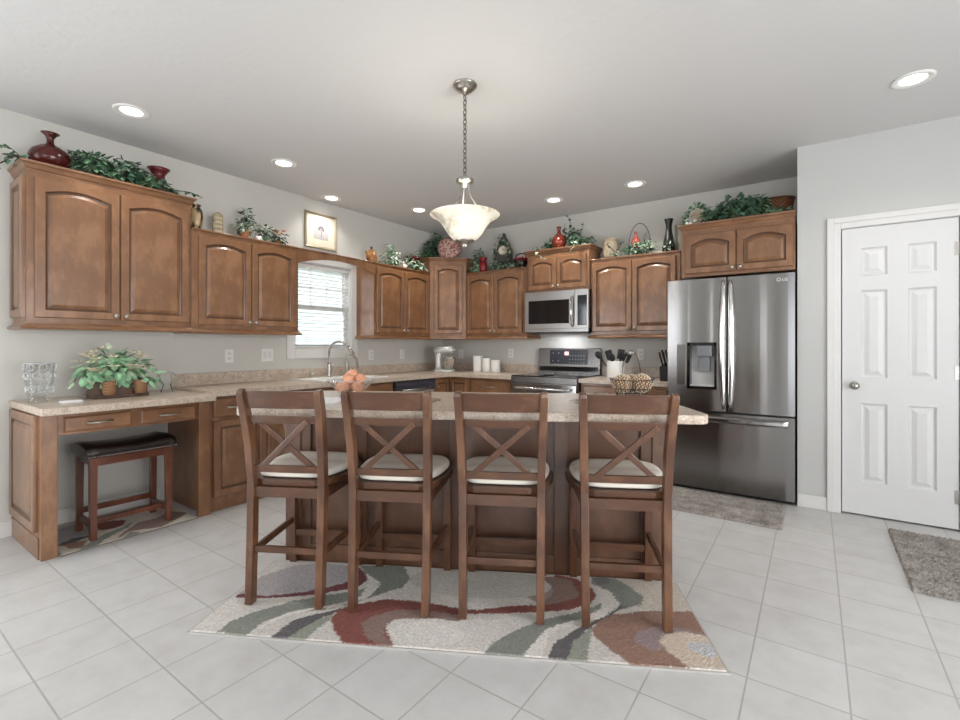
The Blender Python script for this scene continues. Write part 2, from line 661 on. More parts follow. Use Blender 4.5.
f = MB()
for y in (-.4, .87, 2.14):
    f.box(RX + .03, RX + .1, y, y + .06, .2, 2.2)
f.box(RX + .03, RX + .1, -.4, 2.2, 2.14, 2.2).box(RX + .03, RX + .1, -.4, 2.2, .2, .26)
glazing('window_6', f, MB().box(RX + .06, RX + .068, -.35, 2.15, .25, 2.15))  # unseen window, added to go with the right fill light

# kitchen window: casing, jambs, double-hung sashes with a grid
win = bpy.data.objects.new('window_1', None); COL.objects.link(win); win['kind'] = 'structure'
f = MB()
cw = .088
f.box(WX, WX + .02, WY0 - cw, WY0, WZ0 - cw, WZ1 + cw).box(WX, WX + .02, WY1, WY1 + cw, WZ0 - cw, WZ1 + cw)
f.box(WX, WX + .02, WY0, WY1, WZ1, WZ1 + cw).box(WX, WX + .02, WY0, WY1, WZ0 - cw, WZ0)
f.box(WX - .11, WX, WY0 - .005, WY0 + .012, WZ0, WZ1).box(WX - .11, WX, WY1 - .012, WY1 + .005, WZ0, WZ1)
f.box(WX - .11, WX, WY0, WY1, WZ1 - .012, WZ1 + .005).box(WX - .11, WX + .02, WY0, WY1, WZ0 - .005, WZ0 + .014)
f.build('casing', M['trim'], win, .003)
f = MB()
zm = 1.60
for (z0, z1, x) in ((zm - .02, WZ1 - .012, WX - .10), (WZ0 + .014, zm + .02, WX - .075)):
    f.box(x, x + .025, WY0 + .012, WY0 + .052, z0, z1).box(x, x + .025, WY1 - .052, WY1 - .012, z0, z1)
    f.box(x, x + .025, WY0 + .05, WY1 - .05, z0, z0 + .04).box(x, x + .025, WY0 + .05, WY1 - .05, z1 - .04, z1)
for k in (1, 2):
    y = WY0 + .05 + (WY1 - WY0 - .1) * k / 3
    f.box(WX - .092, WX - .08, y - .008, y + .008, zm, WZ1 - .04)
f.box(WX - .092, WX - .08, WY0 + .05, WY1 - .05, 1.80, 1.816)
f.build('sash', M['trim'], win)
MB().box(WX - .089, WX - .084, WY0 + .04, WY1 - .04, zm, WZ1 - .03).box(WX - .064, WX - .059, WY0 + .04, WY1 - .04, WZ0 + .03, zm).build('pane', M['pane'], win)

bl = thing('window_blind', 'white slatted blind hanging in the window over the sink', 'blind', (WX - .03, (WY0 + WY1) / 2, WZ0 + .02))
hw = (WY1 - WY0) / 2 - .018
hz = WZ1 - WZ0 - .036
MB().box(-.02, .022, -hw, hw, hz - .035, hz).build('head_rail', M['white_plastic'], bl)
s = MB()
z = .03
while z < hz - .05:
    s.bar((-.0, -hw, z), (0, hw, z), .042, .0025, up=(-.10, 0, 1))
    z += .036
s.build('slat', M['white_plastic'], bl)
MB().box(-.016, .016, -hw, hw, .002, .018).build('bottom_rail', M['white_plastic'], bl)
s = MB()
for y in (-hw * .6, hw * .6):
    s.tube([(.02, y, .01), (.02, y, hz - .03)], .0015, 5)
s.tube([(.024, hw * .82, hz - .03), (.024, hw * .82, .25)], .004, 6)
s.build('cord', M['white_plastic'], bl)

# outside the kitchen window
g = MB().box(-14, WX - .2, -4, 14, -.35, -.25).build('lawn', plain('lawn_grass', S(120, 140, 92), .9, 0, .3, 20)); g['kind'] = 'structure'
hs = thing('neighbouring_house', 'pale sided house standing outside beyond the window over the sink', 'house', (-12.5, 8.2, -.25))
s = MB()
for k in range(17):
    s.bar((3.0, -4, .1 + k * .2), (3.0, 6, .1 + k * .2), .03, .2, up=(-.12, 0, 1))
s.box(-1, 2.98, -4, 6, 0, 3.4)
s.build('siding_wall', plain('pale_siding', S(196, 204, 210), .7), hs)
MB().prism([(-1.4, 3.4), (3.4, 3.4), (1.0, 5.0)], 'y', -4.3, 6.3).build('roof', plain('grey_shingles', S(128, 128, 132), .9, 0, .2), hs)

# baseboards and the closet door with its casing
struct('baseboard_left', MB().box(WX, WX + .014, -.5, .753, 0, .10).box(WX, WX + .014, .822, 1.58, 0, .10), M['trim'], None, .003)
struct('baseboard_right', MB().box(AX, DX0 - .075, DY - .014, DY, 0, .095).box(DX1 + .09, RX, DY - .014, DY, 0, .095), M['trim'], None, .003)
d = bpy.data.objects.new('door_1', None); COL.objects.link(d); d['kind'] = 'structure'
d.location = (DX0, DY, 0)
dw = DX1 - DX0
f = MB()
for (a, b, t_) in ((-.085, -.045, .022), (-.047, -.005, .014)):
    f.box(a, b, -t_, 0, 0, DZ - a).box(dw - b, dw - a, -t_, 0, 0, DZ - a)
    f.box(b, dw - b, -t_, 0, DZ - b, DZ - a)
f.box(-.02, -.003, -.001, T, 0, DZ + .012).box(dw + .003, dw + .02, -.001, T, 0, DZ + .012).box(-.02, dw + .02, -.001, T, DZ + .003, DZ + .02)
f.build('door_frame', M['trim'], d, .003)


def ring(x0, x1, z0, z1, e, y):
    return [(x0 + e, y, z0 + e), (x1 - e, y, z0 + e), (x1 - e, y, z1 - e), (x0 + e, y, z1 - e)]


s = MB()
PW, GAP = (dw - .006 - .105 * 2 - .105) / 2, .105
cols = [(.003, None)]
xs = [.108, .108 + PW, .108 + PW + GAP, .108 + 2 * PW + GAP]
zs = [.24, .80, .98, 1.60, 1.70, 1.90]
X0, X1, Z0, Z1 = .003, dw - .003, .012, DZ
s.box(X0, X1, .02, .038, Z0, Z1)
for a, b in ((X0, xs[0]), (xs[1], xs[2]), (xs[3], X1)):
    s.box(a, b, .004, .02, Z0, Z1)
zz = [Z0] + zs + [Z1]
for a, b in ((xs[0], xs[1]), (xs[2], xs[3])):
    for k in range(0, 8, 2):
        s.box(a, b, .004, .02, zz[k], zz[k + 1])
    for k in range(1, 7, 2):
        s.loft([ring(a, b, zz[k], zz[k + 1], 0, .004), ring(a, b, zz[k], zz[k + 1], .012, .0165), ring(a, b, zz[k], zz[k + 1], .022, .0165), ring(a, b, zz[k], zz[k + 1], .048, .006)], False, True)
s.build('door_leaf', M['white_door'], d)
k = MB().lathe([(.028, 0), (.028, .006), (.012, .01), (.012, .032), (.024, .04), (.029, .052), (.024, .064), (.001, .068)], 20)
k.v = [(x + .072, -z + .004, y + .925) for x, y, z in k.v]
k.build('door_knob', M['nickel'], d)
for z in (.22, 1.03, 1.84):
    MB().tube([(dw + .004, -.004, z - .045), (dw + .004, -.004, z + .045)], .007, 10).box(dw - .024, dw + .001, .001, .004, z - .044, z + .044).build('hinge', M['nickel'], d)


# ------------------------------------------------------------------ cabinets
def door_mesh(w, h, arch=0, st=.051, groove=False, t=.021):
    N = 14

    def loop(s_, e, y):
        a = s_ + e
        pts = [(a, y, a), (w - a, y, a)]
        for i in range(N + 1):
            q = i / N
            if s_ == 0:
                pts.append((w - a - q * (w - 2 * a), y, h - a))
            else:
                c = min(1, max(0, (q - .02) / .96))
                pts.append((w - a - q * (w - 2 * a), y, h - a - arch * (2 * c - 1) ** 2))
        return pts
    m = MB()
    L = [loop(0, 0, 0), loop(0, 0, -t + .005), loop(0, .005, -t), loop(st, -.004, -t), loop(st, .003, -t + .011), loop(st, .009, -t + .013), loop(st, .014, -t + .012), loop(st, .032, -t + .003)]
    m.loft(L[:4], True, False)
    m.cur = 1
    m.loft(L[3:7], False, False)
    m.cur = 0
    m.loft(L[6:], False, True)
    m.weld = True
    if groove:
        x = st + .055
        while x < w - st - .05:
            m.box(x - .008, x + .008, -t - .001, -t + .004, st + .05, h - st - .05)
            x += .032
    return m


def slab_mesh(w, h, t=.02):
    r = lambda e, y: [(e, y, e), (w - e, y, e), (w - e, y, h - e), (e, y, h - e)]
    return MB().loft([r(0, 0), r(0, -t + .008), r(.006, -t + .002), r(.012, -t)], True, True)


def shift(m, dx, dy, dz):
    m.v = [(x + dx, y + dy, z + dz) for x, y, z in m.v]
    return m


def knob(parent, x, y, z):
    k = MB().lathe([(.008, 0), (.006, .006), (.006, .012), (.014, .018), (.016, .024), (.013, .030), (.001, .032)], 16)
    k.v = [(a + x, -c + y, b + z) for a, b, c in k.v]
    return k.build('knob', M['nickel'], parent)


def pull(parent, x, y, z, L=.11):
    m = MB()
    pts = [(x - L / 2, y, z), (x - L / 2, y - .016, z), (x - L / 2 + .018, y - .027, z), (x, y - .030, z), (x + L / 2 - .018, y - .027, z), (x + L / 2, y - .016, z), (x + L / 2, y, z)]
    m.tube(pts, [.0075, .006, .0055, .0065, .0055, .006, .0075], 10)
    for q in (-1, 1):
        m.ball((x + q * L / 2, y - .012, z), .010, .008, .009, 10, 6)
    return m.build('handle', M['nickel'], parent)


def put(m, name, mat, parent, x, y, z):
    o = m.build(name, mat, parent)
    o.location = (x, y, z)
    return o


def crown(w, d, h, oL, oR, over=.046, high=.056):
    m = MB()
    L = []
    for o, z in ((.002, 0), (.03, .18), (.30, .28), (.62, .66), (.95, .78), (1, 1)):
        o = o * over + .001
        L.append([(-o * oL, 0, h + z * high), (-o * oL, -d - o - .001, h + z * high), (w + o * oR, -d - o - .001, h + z * high), (w + o * oR, 0, h + z * high)])
    return m.loft(L, True, True)


def rail(w, d, oL, oR, hh=.042):
    m = MB()
    L = []
    for o, z in ((.022, -hh), (.026, -hh + .008), (.022, -hh + .016), (.004, -.008), (.004, 0)):
        L.append([(-o * oL, 0, z), (-o * oL, -d - o, z), (w + o * oR, -d - o, z), (w + o * oR, 0, z)])
    return m.loft(L, True, True)


def upper(name, label, loc, rotz, w, h, d=.30, nd=2, arch=.030, cr=None, rl=(0, 0), mL=.035, mR=.035, cap=True, panel=False, group=None):
    t = thing(name, label, 'cabinet', loc, rotz, group)
    b = MB().box(0, w, -d, -.001, 0, h)
    if cap and not cr:
        b.box(0, w, -d - .012, -.001, h, h + .014)
    b.build('body', M['maple'], t, .002)
    if panel:
        p = door_mesh(d - .03, h - .06, 0, .05)
        p.v = [(y + .0, -x - .015, z + .03) for x, y, z in p.v]
        p.build('side_panel', [M['maple'], M['glaze']], t)
    if cr:
        crown(w, d, h, cr[0], cr[1], cr[2], cr[3]).build('crown_molding', M['maple_x'], t)
    if rl:
        rail(w, d, rl[0], rl[1]).build('light_rail', M['maple_x'], t)
    gap = .006
    dwid = (w - mL - mR - gap * (nd - 1)) / nd
    dh = h - .028 - .034
    for i in range(nd):
        x = mL + i * (dwid + gap)
        o = put(door_mesh(dwid, dh, arch), 'door', [M['maple'], M['glaze']], t, x, -d, .028)
        kx = (dwid - .026) if (i == 0 and nd == 2) or nd == 1 else .026
        knob(o, kx, -.021, .026)
    return t


R90 = PI / 2
UZ = 1.365
GU = None
UB = 1.325
upper('wall_cabinet', 'tall two-door wooden wall cabinet above the desk, topped by ivy and red vases', (WX, .757, 1.352), R90, .920, .915, arch=.034, cr=(1, 1, .030, .058), rl=(1.25, 0), mL=.036, mR=.02, panel=True)
upper('wall_cabinet', 'two-door wooden wall cabinet between the tall desk cabinet and the window', (WX, 1.679, 1.345), R90, .916, .750, rl=(0, 1), mL=.05, mR=.03)
upper('wall_cabinet', 'two-door wooden wall cabinet between the window and the corner cabinet', (WX, 3.51, UB), R90, .908, .768, rl=(1, 0), mL=.03, mR=.03)
upper('wall_cabinet', 'two-door wooden wall cabinet between the corner cabinet and the microwave', (-3.538, YB, UB), 0, .868, .768, rl=(0, .6), mL=.018, mR=.06)
upper('wall_cabinet', 'short two-door wooden cabinet directly above the microwave', (-2.655, YB, 1.80), 0, .738, .412, d=.325, arch=.030, cr=(1, 1, .032, .055), rl=None, mL=.02, mR=.03)
upper('wall_cabinet', 'two-door wooden wall cabinet between the microwave and the refrigerator', (-1.912, YB, UB), 0, .885, .768, rl=(1, 0), mL=.02, mR=.035)
upper('wall_cabinet', 'wide low two-door cabinet above the refrigerator', (-.925, YB, 1.785), 0, .812, .388, d=.72, arch=.038, cr=(1, 0, .030, .058), rl=None, mL=.03, mR=.012)

# arched valance bridging the window
m = MB()
top, N = 2.092, 18
lo = [(2.597 + (3.508 - 2.597) * i / N, 2.092 - .048 - .075 * (2 * i / N - 1) ** 2) for i in range(N + 1)]
m.prism([(3.508, top), (2.597, top)] + lo, 'x', WX + .295, WX + .318)
m.box(WX + .285, WX + .327, 2.597, 3.508, top, top + .012)
tag(m.build('valance', M['maple'], None, .002), 'arched wooden valance board spanning the window between two wall cabinets', 'valance')

# diagonal corner wall cabinet
t = thing('corner_wall_cabinet', 'tall single-door diagonal wall cabinet in the kitchen corner', 'cabinet', (WX, YB, UB), 0)


def cpoly(o):
    X_, Y_ = -3.87 - WX, 4.419 - YB
    return [(0.001, Y_ - o), (X_ + .414 * o, Y_ - o), (.628 + o, 4.719 - YB - .414 * o + .01), (.628 + o, -.001), (.001, -.001)]


CH = .912
MB().loft([[(a, b, 0) for a, b in cpoly(0)], [(a, b, CH) for a, b in cpoly(0)]]).build('body', M['maple'], t, .002)
MB().loft([[(a, b, z) for a, b in cpoly(o)] for o, z in ((.002, CH), (.003, CH + .01), (.010, CH + .016), (.020, CH + .038), (.029, CH + .044), (.030, CH + .056))]).build('crown_molding', M['maple_x'], t)
MB().loft([[(a, b, z) for a, b in cpoly(o)] for o, z in ((-.01, -.042), (.004, -.036), (.004, -.008), (.002, 0))]).build('light_rail', M['maple_x'], t)
p0, p1 = Vector(cpoly(0)[1]), Vector(cpoly(0)[2])
fl = (p1 - p0).length
ang = math.atan2(p1.y - p0.y, p1.x - p0.x)
o = door_mesh(fl - .10, CH - .062, .026).build('door', [M['maple'], M['glaze']], t)
q = p0 + (p1 - p0).normalized() * .05
o.location = (q.x, q.y, .028); o.rotation_euler = (0, 0, ang)
knob(o, fl - .10 - .026, -.021, .026)

# ---- base units
CT = .88           # worktop height of the wall runs
BH = CT - .040


def base(name, label, loc, rotz, w, fronts, d=.605, low=False):
    """fronts: (kind, x0, x1, z0, z1, handle)"""
    t = thing(name, label, 'cabinet', loc, rotz)
    b = MB()
    if low:
        b.box(0, w, -d, -.002, 0, .66).box(0, w, -d, -d + .02, .66, BH)
    else:
        b.box(0, w, -d, -.002, 0, BH)
    b.build('body', M['maple'], t, .002)
    for kind, x0, x1, z0, z1, hd in fronts:
        if kind == 'door':
            o = put(door_mesh(x1 - x0, z1 - z0, 0, .052), 'door', [M['maple'], M['glaze']], t, x0, -d, z0)
        elif kind == 'bead':
            o = put(door_mesh(x1 - x0, z1 - z0, 0, .052, True), 'door', [M['maple'], M['glaze']], t, x0, -d, z0)
        else:
            o = put(slab_mesh(x1 - x0, z1 - z0), 'drawer', M['maple_x'], t, x0, -d, z0)
        if hd == 'pull':
            pull(o, (x1 - x0) / 2, -.02, (z1 - z0) / 2)
        elif hd == 'kr':
            knob(o, x1 - x0 - .026, -.021, z1 - z0 - .04)
        elif hd == 'kl':
            knob(o, .026, -.021, z1 - z0 - .04)
    return t


base('base_cabinet', 'wooden base cabinet with a drawer and a door beside the desk', (WX, 1.662, 0), R90, .36, [('drawer', .03, .345, .685, .822, 'pull'), ('door', .03, .345, .105, .66, 'kr')])
base('sink_cabinet', 'wooden sink base cabinet with grooved doors under the white sink', (WX, 2.024, 0), R90, 1.47, [('drawer', .02, .40, .685, .822, None), ('bead', .02, .40, .105, .66, 'kr'), ('drawer', .42, 1.44, .685, .822, None), ('bead', .42, .925, .105, .66, 'kr'), ('bead', .935, 1.44, .105, .66, 'kl')], low=True)
base('drawer_cabinet', 'wooden base cabinet with a wide drawer between the corner and the range', (-3.268, YB, 0), 0, .600, [('drawer', .03, .575, .67, .815, 'pull'), ('door', .03, .30, .105, .65, 'kr'), ('door', .305, .575, .105, .65, 'kl')])
base('base_cabinet', 'wooden base cabinet between the range and the refrigerator', (-1.893, YB, 0), 0, .855, [('drawer', .03, .42, .685, .815, 'pull'), ('drawer', .44, .83, .685, .815, 'pull'), ('door', .03, .42, .105, .66, 'kr'), ('door', .44, .83, .105, .66, 'kl')])
t = thing('corner_base_cabinet', 'wooden corner base cabinet with two hinged narrow doors under the mixer', 'cabinet', (WX, YB, 0), 0)
cp = [(.002, 4.14 - YB), (.605, 4.14 - YB), (.605, 4.425 - YB), (.900, 4.425 - YB), (.900, -.002), (.002, -.002)]
MB().prism(cp, 'z', 0, BH).build('body', M['maple'], t, .002)
o = door_mesh(.25, .70, 0, .045).build('door', [M['maple'], M['glaze']], t); o.location = (.627, 4.425 - YB, .115)
o = door_mesh(.25, .70, 0, .045).build('door', [M['maple'], M['glaze']], t); o.location = (.605, 4.15 - YB, .115); o.rotation_euler = (0, 0, R90)
knob(o, .026, -.021, .62)

# worktops
CTH = .038
t = thing('worktop', 'speckled beige laminate worktop running from the desk around the corner to the range', 'countertop', (WX, YB, 0))
SX0, SX1, SY0, SY1 = .09, .57, 2.66, 3.44
m = MB()
x1, z0, z1 = .665, BH + .001, CT
for a, b, c, e in ((.002, x1, 1.662, SY0), (.002, SX0, SY0, SY1), (SX1, x1, SY0, SY1), (.002, x1, SY1, 5.028)):
    m.box(a, b, c - YB, e - YB, z0, z1)
m.box(x1, -2.666 - WX, 4.365 - YB, -.002, z0, z1)
m.build('slab', M['counter'], t)
MB().box(.002, .022, 1.662 - YB, -.002, CT, CT + .10).box(.022, -2.666 - WX, -.022, -.002, CT, CT + .10).build('backsplash', M['counter'], t, .003)
t = thing('worktop', 'short speckled worktop between the range and the refrigerator, under the utensil crock', 'countertop', (-1.893, YB, 0))
MB().box(0, .858, 4.365 - YB, -.002, z0, z1).build('slab', M['counter'], t, .004)
MB().box(0, .858, -.022, -.002, CT, CT + .10).build('backsplash', M['counter'], t, .003)

# ---- desk built against the left wall
t = thing('desk', 'tall built-in wooden desk with two small drawers and a speckled top', 'desk', (WX, .75, 0), R90)
DT = .862
MB().box(-.018, .909, -.735, -.001, DT - .042, DT).build('desk_top', M['counter'], t, .006)
b = MB().box(0, .02, -.60, -.001, .0, DT - .043)
b.box(-.004, .022, -.60, -.001, 0, .12)
b.build('side_panel', M['maple'], t)
p = door_mesh(.55, .66, 0, .055)
p.v = [(y + .001, -x - .03, z + .15) for x, y, z in p.v]
p.build('raised_panel', [M['maple'], M['glaze']], t)
MB().box(0, .072, -.645, -.602, 0, DT - .043).build('post', M['maple'], t, .003)
MB().box(.833, .908, -.645, -.602, 0, DT - .043).build('post', M['maple'], t, .003)
MB().box(.888, .908, -.60, -.001, 0, DT - .043).build('side_panel', M['maple'], t)
MB().box(.073, .832, -.625, -.02, .69, DT - .043).build('apron', M['maple_x'], t, .002)
for a, b_ in ((.103, .432), (.481, .812)):
    o = put(slab_mesh(b_ - a, .088), 'drawer', M['maple_x'], t, a, -.626, .706)
    pull(o, (b_ - a) / 2, -.02, .044, .115)

# ------------------------------------------------------------------ island
t = thing('kitchen_island', 'dark wooden kitchen island with panelled front and speckled worktop', 'island', IW(0, 2.53), ISA)
ITOP = .914
U0, U1, V1 = -1.395, .685, .40
b = MB().box(U0 + .09, U1 - .09, .012, V1, 0, ITOP - .041)
b.build('body', M['island'], t)
p = MB()
cs = [-1.31, -.955, -.426, .135, .60]
ed = [-1.31]
st = [(-1.31, -1.25), (-1.0, -.925), (-.463, -.39), (.098, .172), (.54, .60)]
for a, c in st:
    p.box(a, c, -.004, .012, .0, ITOP - .041)
for (a, c), (e, g_) in zip(st[:-1], st[1:]):
    p.box(c, e, -.004, .012, 0, .10); p.box(c, e, -.004, .012, ITOP - .11, ITOP - .041)
p.build('panel_frame', M['island'], t, .003)
for s0, s1 in ((U0, U0 + .09), (U1 - .09, U1)):
    MB().box(s0, s1, -.012, V1, 0, ITOP - .041).build('corner_post', M['island'], t, .004)
for sg, xx in ((-1, U0), (1, U1)):
    pr = [(0, .0), (0, -.20), (.004, -.205), (.012, -.17), (.012, -.14), (.022, -.115), (.012, -.09), (.030, -.06), (.055, -.04), (.060, -.012), (.060, 0)]
    pr = [(xx + sg * a, ITOP - .041 + c) for a, c in pr]
    MB().prism(pr, 'y', .0, .07).build('corbel', M['maple'], t, .002)


def rounded(pts, r, n=6):
    out = []
    N = len(pts)
    for i in range(N):
        p, a, b = Vector(pts[i]), Vector(pts[i - 1]), Vector(pts[(i + 1) % N])
        ri = r[i] if isinstance(r, list) else r
        if ri <= 0:
            out.append(tuple(p)); continue
        q0, q1 = p + (a - p).normalized() * ri, p + (b - p).normalized() * ri
        for k in range(n + 1):
            t_ = k / n
            out.append(tuple(q0 * (1 - t_) ** 2 + p * 2 * t_ * (1 - t_) + q1 * t_ ** 2))
    return out


tp = rounded([(-1.435, -.435), (.745, -.435), (.665, .435), (-1.40, .435)], [.07, .07, .05, .05])
MB().prism(tp, 'z', ITOP - .040, ITOP).build('worktop', M['counter'], t, .006)

# ------------------------------------------------------------------ appliances
def arcprism(m, w, xa, xb, za, zb, bulge, y0, depth, n=10):
    """slab whose front bulges gently; front at -y; x measured in a panel 0..w"""
    xs_ = [xa + (xb - xa) * i / n for i in range(n + 1)]
    fy = lambda x: y0 - depth - bulge * (1 - (2 * x / w - 1) ** 2)
    poly = [(x, fy(x)) for x in xs_] + [(xb, y0), (xa, y0)]
    k = len(m.f)
    m.prism(poly, 'z', za, zb)
    for i in range(k, len(m.f)):
        m.sm[i] = False
    return m


t = thing('refrigerator', 'stainless steel french door refrigerator with ice dispenser and bottom freezer', 'refrigerator', (-1.022, 4.985, 0))
FW = .908
MB().box(.006, FW - .006, -.655, 0, .03, 1.752).build('body', M['fridge_side'], t, .004)
MB().box(.02, FW - .02, -.68, -.60, 0, .032).build('kick_grille', M['black_matt'], t)
dw_ = FW / 2 - .006
fy0 = -.662
# left door with the dispenser recess
m = MB()
cx0, cx1, cz0, cz1 = .160, .375, .855, 1.228
arcprism(m, dw_, 0, cx0, .676, 1.757, .006, fy0, .078)
arcprism(m, dw_, cx1, dw_, .676, 1.757, .006, fy0, .078)
arcprism(m, dw_, cx0, cx1, .676, cz0, .006, fy0, .078)
arcprism(m, dw_, cx0, cx1, cz1, 1.757, .016, fy0, .068)
dl = m.build('door', M['steel'], t)
m = MB()
yf = fy0 - .084
m.box(cx0 - .006, cx0 + .018, yf - .004, fy0, cz0 - .006, cz1 + .006).box(cx1 - .012, cx1 + .006, yf - .004, fy0, cz0 - .006, cz1 + .006)
m.box(cx0, cx1, yf - .004, fy0, cz1 - .022, cz1 + .006).box(cx0, cx1, yf - .004, fy0, cz0 - .006, cz0 + .018)
m.build('dispenser_frame', M['black_gloss'], dl, .002)
m = MB().box(cx0, cx1, fy0 - .012, fy0 - .002, cz0, cz1).box(cx0 + .02, cx1 - .01, yf + .004, fy0, cz0 + .012, cz0 + .03)
m.build('dispenser_recess', plain('pale_grey_plastic', S(196, 194, 190), .3), dl)
m = MB().box(cx0 + .07, cx1 - .03, yf - .008, fy0 - .01, cz1 - .11, cz1 - .02).box(cx0 + .08, cx1 - .05, yf + .02, fy0 - .01, cz1 - .24, cz1 - .11)
m.build('dispenser_spout', M['grey_plastic'], dl, .006)
m = MB().box(cx0 - .085, cx0 - .012, yf - .001, fy0, cz0 + .02, cz1 - .01)
m.build('control_strip', M['steel'], dl, .004)
m = arcprism(MB(), dw_, 0, dw_, .676, 1.757, .006, fy0, .078)
dr = m.build('door', M['steel'], t)
dr.location = (FW / 2 + .006, 0, 0)
for par, x0, sg in ((dl, dw_ - .030, -1), (dr, .030, 1)):
    m = MB()
    L = []
    for i in range(17):
        q = i / 16
        z = .70 + q * 1.03
        wd_ = .012 + .011 * math.sin(PI * q) ** .4
        pr = .010 + .020 * math.sin(PI * q) ** .4
        xc = x0 - sg * (.012 - .012 * math.sin(PI * q))
        L.append([(xc - wd_, yf + .018, z), (xc - wd_, yf - pr * .6, z), (xc, yf - pr, z), (xc + wd_, yf - pr * .6, z), (xc + wd_, yf + .018, z)])
    m.loft(L, True, True, True, True)
    m.build('handle', M['chrome'], par)
m = arcprism(MB(), FW, 0, FW, .036, .660, .006, fy0, .078, 16)
dz_ = m.build('freezer_drawer', M['steel'], t)
m = MB()
L = []
for i in range(21):
    q = i / 20
    x = .255 + q * .61 - .0
    pr = .012 + .03 * math.sin(PI * q) ** .35
    yb_ = fy0 - .078 - .006 * (1 - (2 * x / FW - 1) ** 2)
    L.append([(x, yb_ + .01, .580), (x, yb_ - pr * .8, .586), (x, yb_ - pr, .600), (x, yb_ - pr, .622), (x, yb_ - pr * .8, .634), (x, yb_ + .01, .640)])
m.loft(L, True, True, True, False).build('handle', M['steel'], dz_)
MB().box(.01, FW - .01, fy0 - .04, fy0 + .01, .658, .680).box(FW / 2 - .02, FW / 2 + .02, fy0 - .03, fy0 + .008, .68, 1.75).build('door_gap_seal', M['black_matt'], t)


def lettering(name, text, size, mat, parent, loc, rot, ext=.0008):
    c = bpy.data.curves.new(name, 'FONT')
    c.body, c.size, c.extrude, c.align_x = text, size, ext, 'CENTER'
    tmp = bpy.data.objects.new(name, c); COL.objects.link(tmp)
    dg = bpy.context.evaluated_depsgraph_get()
    me = bpy.data.meshes.new_from_object(tmp.evaluated_get(dg))
    bpy.data.objects.remove(tmp)
    me.materials.append(mat)
    o = bpy.data.objects.new(name, me); COL.objects.link(o)
    o.parent = parent
    o.location, o.rotation_euler = loc, rot
    return o


lg = MB()
lg.tube([(.345 + .012 * math.cos(a * PI / 8), yf, 1.708 + .012 * math.sin(a * PI / 8)) for a in range(16)], .0022, 6, True)
lg.build('badge', M['white_plastic'], dr)
lettering('badge_letters', 'LG', .030, M['white_plastic'], dr, (.386, yf + .001, 1.697), (PI / 2, 0, 0), .003)

# microwave
t = thing('microwave', 'stainless steel over-the-range microwave with black window', 'microwave', (-2.655, YB, 1.345))
MW, MH, MD = .752, .452, .385
MB().box(0, MW, -MD + .03, -.002, 0, MH).build('body', M['steel_dark'], t, .003)
m = MB()
yf2 = -MD
m.box(0, .600, yf2, yf2 + .03, .355, MH).box(0, .600, yf2, yf2 + .03, .045, .100).box(0, .045, yf2, yf2 + .03, .10, .355).box(.535, .600, yf2, yf2 + .03, .10, .355)
m.build('door_frame', M['steel_light'], t, .002)
MB().box(.045, .535, yf2 + .004, yf2 + .03, .10, .355).build('door_window', M['black_gloss'], t)
m = MB().box(.602, .632, yf2, yf2 + .03, .045, MH).box(.735, MW, yf2, yf2 + .03, .045, MH).box(.632, .735, yf2, yf2 + .03, .39, MH).box(.632, .735, yf2, yf2 + .03, .045, .075)
m.build('control_frame', M['steel_light'], t, .002)
MB().box(.632, .735, yf2 + .003, yf2 + .03, .075, .39).build('control_panel', M['black_gloss'], t)
m = MB().tube([(.575, yf2, .38), (.575, yf2 - .035, .36), (.575, yf2 - .042, .23), (.575, yf2 - .035, .085), (.575, yf2, .065)], .012, 10)
m.build('handle', M['chrome'], t)
MB().box(0, MW, yf2 + .01, -.05, -.003, .043).build('vent_grille', M['black_matt'], t)
MB().box(.002, MW - .002, yf2 + .002, yf2 + .012, .010, .043).build('vent_trim', M['steel_light'], t)

l = bpy.data.lights.new('hood_lamp', 'AREA'); l.size, l.energy, l.color = .30, 3.2, (.92, .95, 1)
o = bpy.data.objects.new('hood_lamp', l); COL.objects.link(o); o.parent = t; o.location = (.38, -.22, -.010)

# range
t = thing('range', 'stainless steel electric range with black glass top and tall back panel', 'stove', (-2.658, YB - .01, 0))
GW, GD, GT = .757, .655, .892
MB().box(.002, GW - .002, -GD + .02, 0, .02, GT - .012).build('body', M['steel_dark'], t)
MB().box(0, GW, -GD - .005, -.06, GT - .012, GT).build('cooktop', M['black_gloss'], t, .004)
m = MB()
for x, y, r in ((.20, -.50, .10), (.56, -.50, .12), (.20, -.22, .075), (.56, -.22, .085)):
    m.tube([(x + r * math.cos(a * PI / 16), y + r * math.sin(a * PI / 16), GT + .0005) for a in range(32)], .0016, 4, True)
m.build('burner_ring', M['grey_plastic'], t)
MB().box(0, GW, -GD - .012, -GD + .02, GT - .075, GT - .012).build('front_trim', M['steel_dark'], t, .004)
MB().box(.004, GW - .004, -GD - .02, -GD + .02, .27, GT - .08).build('oven_door', M['steel'], t, .004)
MB().box(.12, GW - .12, -GD - .023, -GD, .40, .68).build('oven_window', M['black_gloss'], t)
m = MB().tube([(.07, -GD - .01, .765), (.07, -GD - .055, .765), (.10, -GD - .062, .765), (GW - .10, -GD - .062, .765), (GW - .07, -GD - .055, .765), (GW - .07, -GD - .01, .765)], .013, 10)
m.build('oven_handle', M['chrome'], t)
MB().box(.004, GW - .004, -GD - .015, -GD + .02, .05, .255).build('warming_drawer', M['steel'], t, .004)
bk = MB().prism([(-.055, GT + .06), (-.035, GT + .285), (-.002, GT + .285), (-.002, GT - .01), (-.055, GT - .01)], 'x', .0, GW).build('back_panel', M['steel_dark'], t, .004)
MB().bar((.02, -.057, GT + .05), (GW - .02, -.057, GT + .05), .055, .006, up=(0, 1, 0)).build('lower_trim', M['black_gloss'], bk)
